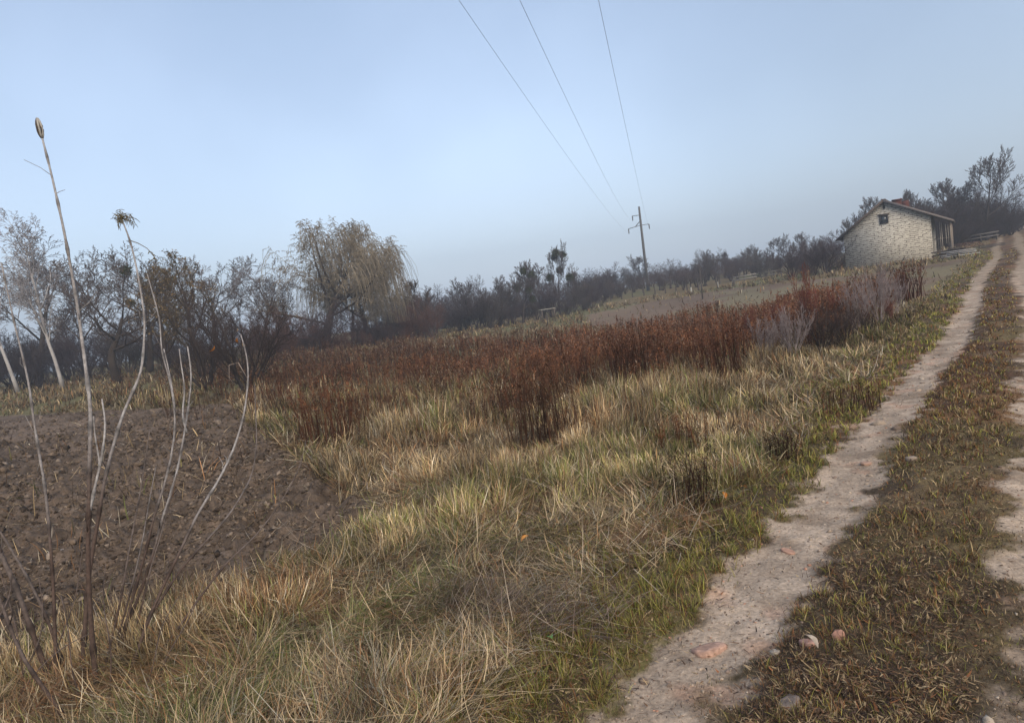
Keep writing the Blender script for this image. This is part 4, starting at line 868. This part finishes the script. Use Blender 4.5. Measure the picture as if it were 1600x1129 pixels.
def house():
    D = 61; q = at(1388, 411, D); x0, y0 = q[0], q[1]
    az = math.radians(36); rz = -az                        # local +y runs along the ridge, away from the camera
    gz = 1.6 + (at(1388, 411, D) - CAM)[2]
    root = empty('house', (x0, y0, gz), rz); tag(root, 'small gabled house of pale rough blocks with lean to porch on the right', 'house')
    HW, RH, LT, RT, LEN = 3.08, 4.95, 2.72, 3.3, 7.5; b0 = -.9
    mb = MB(); th = .35
    # gable wall with an opening for the window: built from pieces butted together
    wx0, wx1, wz0, wz1 = -.38, .24, 3.2, 3.9
    def prism(poly, y0_, y1_):
        n = len(poly); V = [(p[0], y0_, p[1]) for p in poly] + [(p[0], y1_, p[1]) for p in poly]; T = []
        for i in range(1, n - 1): T += [(0, i, i + 1), (n, n + i + 1, n + i)]
        for i in range(n): j = (i + 1) % n; T += [(i, n + j, j), (i, n + i, n + j)]
        mb.add(V, T, (1, 1, 1))
    def zl(x): return LT + (RH - LT) * (x + HW) / HW if x < 0 else RH + (RT - RH) * x / HW
    prism([(-HW, b0), (HW, b0), (HW, RT), (0, RH), (-HW, LT)], 0, th)
    prism([(-HW, b0), (HW, b0), (HW, RT), (0, RH), (-HW, LT)], LEN - th, LEN)
    mb.box(-HW + th / 2, LEN / 2, (LT + b0) / 2, th, LEN - 2 * th, LT - b0)
    # right wall with a door opening and a window opening
    ys = [(th, 1.0), (1.9, 4.2), (5.4, LEN - th)]
    for a, b in ys: mb.box(HW - th / 2, (a + b) / 2, (RT + b0) / 2, th, b - a, RT - b0)
    mb.box(HW - th / 2, 1.45, (2.25 + RT) / 2, th, .9, RT - 2.25); mb.box(HW - th / 2, 1.45, (b0 + .15) / 2, th, .9, .15 - b0)
    mb.box(HW - th / 2, 4.8, (2.1 + RT) / 2, th, 1.2, RT - 2.1); mb.box(HW - th / 2, 4.8, (b0 + .9) / 2, th, 1.2, .9 - b0)
    mb.build('wall', M_BLOCK, root)
    rf = MB(); 
    def slope(xa, za, xb, zb, t_):
        n = 60; ya, yb = -.32, LEN + .3; v = norm(np.array([-(zb - za), 0, xb - xa])); v = v if v[2] > 0 else -v
        ysx = np.linspace(ya, yb, n); rp = .025 * np.sin(ysx * 2 * math.pi / .3)
        V = []
        for off, wv in ((0, 1), (-t_, 0)):
            for (X, Z) in ((xa, za), (xb, zb)):
                for y_, r_ in zip(ysx, rp): p = np.array([X, y_, Z]) + v * (off + r_ * wv); V.append(p)
        T = []
        for k in range(n - 1):
            T += [(k, k + 1, n + k + 1), (k, n + k + 1, n + k), (2 * n + k, 3 * n + k + 1, 2 * n + k + 1), (2 * n + k, 3 * n + k, 3 * n + k + 1)]
            T += [(k, 2 * n + k, 2 * n + k + 1), (k, 2 * n + k + 1, k + 1), (n + k, n + k + 1, 3 * n + k + 1), (n + k, 3 * n + k + 1, 3 * n + k)]
        T += [(0, n, 3 * n), (0, 3 * n, 2 * n), (n - 1, 3 * n - 1, 4 * n - 1), (n - 1, 4 * n - 1, 2 * n - 1)]
        rf.add(V, T, (1, 1, 1))
    gl = (RH - LT) / HW; gr = (RH - RT) / HW
    slope(-.03, RH + .16, -HW - .55, RH + .16 - gl * (HW + .52), .09)
    slope(.03, RH + .16, HW + 1.47, RH + .16 - gr * (HW + 1.44), .09)
    roof = rf.build('roof', M_SLATE, root)
    rc = MB(); rc.bar((0, -.3, RH + .17), (0, LEN + .3, RH + .17), .3, .06); rc.build('ridge_cap', M_SLATE, roof)
    vg = MB(); vg.bar((-.02, -.34, RH + .06), (-HW - .55, -.34, RH + .06 - gl * (HW + .53)), .04, .17, (.09, .07, .06)); vg.bar((.02, -.34, RH + .06), (HW + 1.47, -.34, RH + .06 - gr * (HW + 1.45)), .04, .15, (.17, .15, .145)); vg.build('verge_board', M_WOOD, roof)
    ch = MB(); ch.box(.75, 2.6, RH - .42, .62, .75, 1.0); ch.box(.75, 2.6, RH + .13, .74, .86, .1); ch.box(1.32, 2.9, RH - .5, .5, .6, .95); ch.build('chimney', M_RED, roof)
    wf = MB(); t_ = .09
    for (a, b, c, d) in ((wx0, wx1, wz0, wz0 + t_), (wx0, wx1, wz1 - t_, wz1), (wx0, wx0 + t_, wz0 + t_, wz1 - t_), (wx1 - t_, wx1, wz0 + t_, wz1 - t_)):
        wf.box((a + b) / 2, -.03, (c + d) / 2, b - a, .08, d - c, None, (.05, .045, .045))
    wd = wf.build('window', M_WOOD, root); g = MB(); g.box((wx0 + wx1) / 2, -.015, (wz0 + wz1) / 2, wx1 - wx0 - 2 * t_, .02, wz1 - wz0 - 2 * t_); g.build('pane', M_GLASS, wd)
    lt = MB(); lt.box((wx0 + wx1) / 2, -.04, wz1 + .05, .8, .1, .09, None, (.12, .1, .09)); lt.build('lintel', M_WOOD, wd)
    vh = MB(); vh.box(0, -.01, RH - .42, .16, .05, .3, None, (.03, .028, .028)); vh.build('vent', M_WOOD, root)
    dr = MB(); dr.box(HW - .1, 1.45, 1.2, .06, .88, 2.08, None, (.10, .085, .08)); door = dr.build('door', M_WOOD, root); dk = MB(); dk.tube([(HW - .05, 1.15, 1.1), (HW + .02, 1.15, 1.1), (HW + .02, 1.25, 1.1)], .012, 6, (.2, .2, .2)); dk.build('handle', M_METAL, door)
    w2 = MB(); w2.box(HW - .12, 4.8, 1.5, .06, 1.18, 1.18, None, (.12, .1, .09)); ww = w2.build('window', M_WOOD, root); g = MB(); g.box(HW - .08, 4.8, 1.5, .02, 1.0, 1.0); g.build('pane', M_GLASS, ww)
    pp = MB(); 
    for y_ in (1.2, 4.0, 7.0): pp.bar((HW + 1.2, y_, -.3), (HW + 1.2, y_, RH - gr * (HW + 1.2) + .02), .13, .13, (.2, .17, .15))
    pp.bar((HW + 1.2, .3, RH - gr * (HW + 1.2)), (HW + 1.2, 7.4, RH - gr * (HW + 1.2)), .1, .12, (.14, .12, .1)); pp.build('porch_post', M_WOOD, root)
    # boarded screen across the porch
    bd = MB(); rs = random.Random(2)
    for k in range(9):
        xx = HW + .1 + k * .135; c = rs.uniform(.7, 1.15); cc = (.55 * c, .50 * c, .44 * c) if k > 2 else (.17 * c, .16 * c, .15 * c)
        zb = -.2 if k < 5 else rs.uniform(.75, 1.15); zt = RH - gr * xx - .25 - rs.random() * .15
        if k in (5,): cc = (.09, .08, .07)
        bd.bar((xx, 1.05 + rs.uniform(-.02, .02), zb), (xx + rs.uniform(-.02, .02), 1.05, zt), .13, .025, cc)
    bd.bar((HW + .05, 1.11, 1.4), (HW + 1.2, 1.11, 1.4), .06, .08, (.2, .17, .15)); bd.build('boarded_screen', M_WOOD, root)
    st = MB(); st.box(HW + .65, 2.0, -.15, 1.1, 1.4, .35, None, (.3, .28, .25)); st.build('doorstep', M_CONC, root)
    return x0, y0, gz, az
hx, hy, hz, haz = house()

def rel(px, py, D): q = at(px, py, D); return q[0], q[1], Hs(q[0], q[1])
def planks(px, py, D, n, L_, lab, name='plank_pile', rz=0, c=(.36, .36, .37), hgt=.12):
    x, y, z = rel(px, py, D); r = empty(name, (x, y, z), rz); tag(r, lab, 'planks'); rs = random.Random(px)
    for k in range(n):
        m = MB(); a = rs.uniform(-.12, .12); cz = .05 + k * hgt; s = rs.uniform(.75, 1.15); 
        m.bar((-L_ / 2 * s, rs.uniform(-.25, .25) - a, cz), (L_ / 2 * s, rs.uniform(-.25, .25) + a, cz + rs.uniform(-.02, .05)), .24, .05, np.array(c) * s); m.build('plank', M_WOOD, r)
planks(1500, 399, 57, 4, 2.4, 'pale grey planks stacked on the grass beside the porch', rz=.0)
planks(1508, 377, 70, 4, 2.6, 'dark reddish boards stacked behind the planks', rz=.1, c=(.11, .06, .05), hgt=.14)
planks(1548, 384, 66, 3, 2.0, 'low dark boards lying nearest the track', rz=-.1, c=(.07, .06, .06), hgt=.08)
def heap():
    x, y, z = rel(1487, 391, 59); mb = MB(); rs = random.Random(9)
    for k in range(26):
        a = rs.random() * 3.14; r0_ = rs.uniform(.3, 1.0); p = np.array([rs.uniform(-.7, .7), rs.uniform(-.5, .5), rs.uniform(.05, .55)]); d = np.array([math.cos(a), math.sin(a) * .6, rs.uniform(-.15, .15)]) * r0_
        mb.tube([p - d, p, p + d], [.05, .07, .05], 6, np.array([.06, .05, .045]) * rs.uniform(.6, 1.5))
    o = mb.build('log_heap', M_BARK); o.location = (x, y, z); tag(o, 'dark heap of short logs between the porch and the grey planks', 'log heap')
heap()
def rail_fence(px, py, D, lab, w_=2.2, hh=.8, n=3, c=(.24, .225, .21)):
    x, y, z = rel(px, py, D); r = empty('rail_fence', (x, y, z), -.35); tag(r, lab, 'fence')
    for k in range(n):
        m = MB(); xx = -w_ / 2 + w_ * k / (n - 1); m.bar((xx, 0, -.2), (xx, 0, hh), .1, .1, np.array(c) * .6); m.build('post', M_WOOD, r)
    for k in range(2):
        m = MB(); zz = hh * (.95 - .42 * k); m.bar((-w_ / 2 - .2, -.075, zz), (w_ / 2 + .2, -.075, zz + .12), .045, .12, c); m.build('rail', M_WOOD, r)
rail_fence(1164, 441, 78, 'pale two rail fence on the slope right of the whitewashed trees')
rail_fence(1205, 432, 74, 'darker two rail fence further right towards the house', 2.0, .8, 3, (.14, .13, .12))
rail_fence(1532, 362, 80, 'slanting rail fence before the dark hill thicket', 2.6, .8, 3, (.12, .11, .105))
def table():
    x, y, z = rel(856, 497, 66); r = empty('wooden_table', (x, y, z), .2); tag(r, 'pale topped table like stand before the dark wood', 'table')
    m = MB()
    for k in range(4): m.box(-.6 + k * .4, 0, 1.35, .36, 1.0, .05, None, (.45, .43, .38))
    m.build('table_top', M_WOOD, r)
    for sx_ in (-.65, .65):
        for sy_ in (-.4, .4): m = MB(); m.bar((sx_, sy_, -.2), (sx_, sy_, 1.32), .09, .09, (.12, .1, .09)); m.build('leg', M_WOOD, r)
table()
for k, (px, py, D, h_, lab) in enumerate([(855, 500, 60, 1.1, 'short dark stake at the grass edge below the table'), (738, 522, 62, 1.0, 'short dark stake at the foot of the dark wood, left of the table'), (1098, 470, 60, 2.6, 'tall thin stake standing alone in the brown field')]):
    x, y, z = rel(px, py, D); m = MB(); m.tube([(0, 0, -.2), (.02, 0, h_ * .5), (.0, .01, h_)], [.06, .055, .045], 7, (.07, .06, .055)); o = m.build('stake', M_WOOD); o.location = (x, y, z); tag(o, lab, 'stake')

# ------------------------------------------------------------------ power pole and wires
def pole():
    q = at(1012, 445, 95); x, y = q[0], q[1]; z = Hs(x, y); k = depth(1012, 445, 95) / FPX
    top = CAM[2] + (at(997, 323, 95) - CAM)[2]; hgt = top - z
    r = empty('power_pole', (x, y, z), 0); tag(r, 'tall concrete power pole with three short arms rising behind the shrub row', 'power pole')
    m = MB(); m.tube([(0, 0, -.3), (0, 0, hgt * .5), (0, 0, hgt)], [.24, .19, .14], 8, (.10, .10, .105)); m.build('post', M_CONC, r, True)
    cs, sn = math.cos(ROLL), math.sin(ROLL)
    base = np.array([x, y, z])
    def loc(px, py): q_ = CAM + ray(px, py) * (depth(1012, 445, 95)); return q_ - base
    for nm, P in (('cross_arm', [loc(1000.5, 352.5), loc(982, 357.5)]), ('cross_arm', [loc(1000.5, 352.5), loc(1014, 350)]), ('cross_arm', [loc(998, 337), loc(988, 337.5)]), ('brace', [loc(999, 346), loc(993, 354)])):
        P[0][:2] *= .3; mm_ = MB(); mm_.bar(P[0], P[1], .08, .08, (.09, .09, .09)); mm_.build(nm, M_METAL, r)
    ends = []
    for a in ((982, 357.5), (988, 337.5), (1014, 350)):
        p = loc(*a); mm_ = MB(); mm_.tube([p + [0, 0, -.02 - .1 * j] for j in range(8)], [.05, .11, .05, .11, .05, .11, .05, .04], 8, (.12, .12, .13)); mm_.build('insulator', M_METAL, r); ends.append(p + base + [0, 0, -.72])
    return ends
E3 = pole()
def wire(E0, dx, dy, vert, b, lab):
    s = np.linspace(0, 152, 120); z = E0[2] - b * vert * vert + b * (s - vert) ** 2
    P = np.c_[E0[0] + dx * s, E0[1] + dy * s, z]; m = MB(); m.tube(P, .0045, 6, (.16, .14, .14)); o = m.build('power_line', M_METAL, None, True); tag(o, lab, 'power line', 'overhead power lines')
wire(E3[0], -.235, -.972, 70, 3.5e-4, 'leftmost overhead wire, from the long lower arm')
wire(E3[1], -.229, -.973, 80, 5.7e-4, 'middle overhead wire, from the highest arm')
wire(E3[2], -.237, -.972, 72, 4.6e-4, 'rightmost overhead wire, from the right arm')

# ------------------------------------------------------------------ haze
hm = bpy.data.materials.new('haze_air'); hm.use_nodes = True; ntn = hm.node_tree; ntn.nodes.clear()
o_ = ntn.nodes.new('ShaderNodeOutputMaterial'); v_ = ntn.nodes.new('ShaderNodeVolumePrincipled')
v_.inputs['Color'].default_value = (.80, .89, 1, 1); v_.inputs['Density'].default_value = .0020; v_.inputs['Anisotropy'].default_value = .2
ntn.links.new(v_.outputs[0], o_.inputs['Volume'])
mb = MB(); mb.box(0, 0, 0, 1060, 1060, 60); me = mb.mesh('haze'); ho = link('haze', me, hm); ho.location = (0, 0, 30 - 13.5)
tag(ho, 'thin bluish autumn haze over the whole valley', 'haze', kind='stuff')
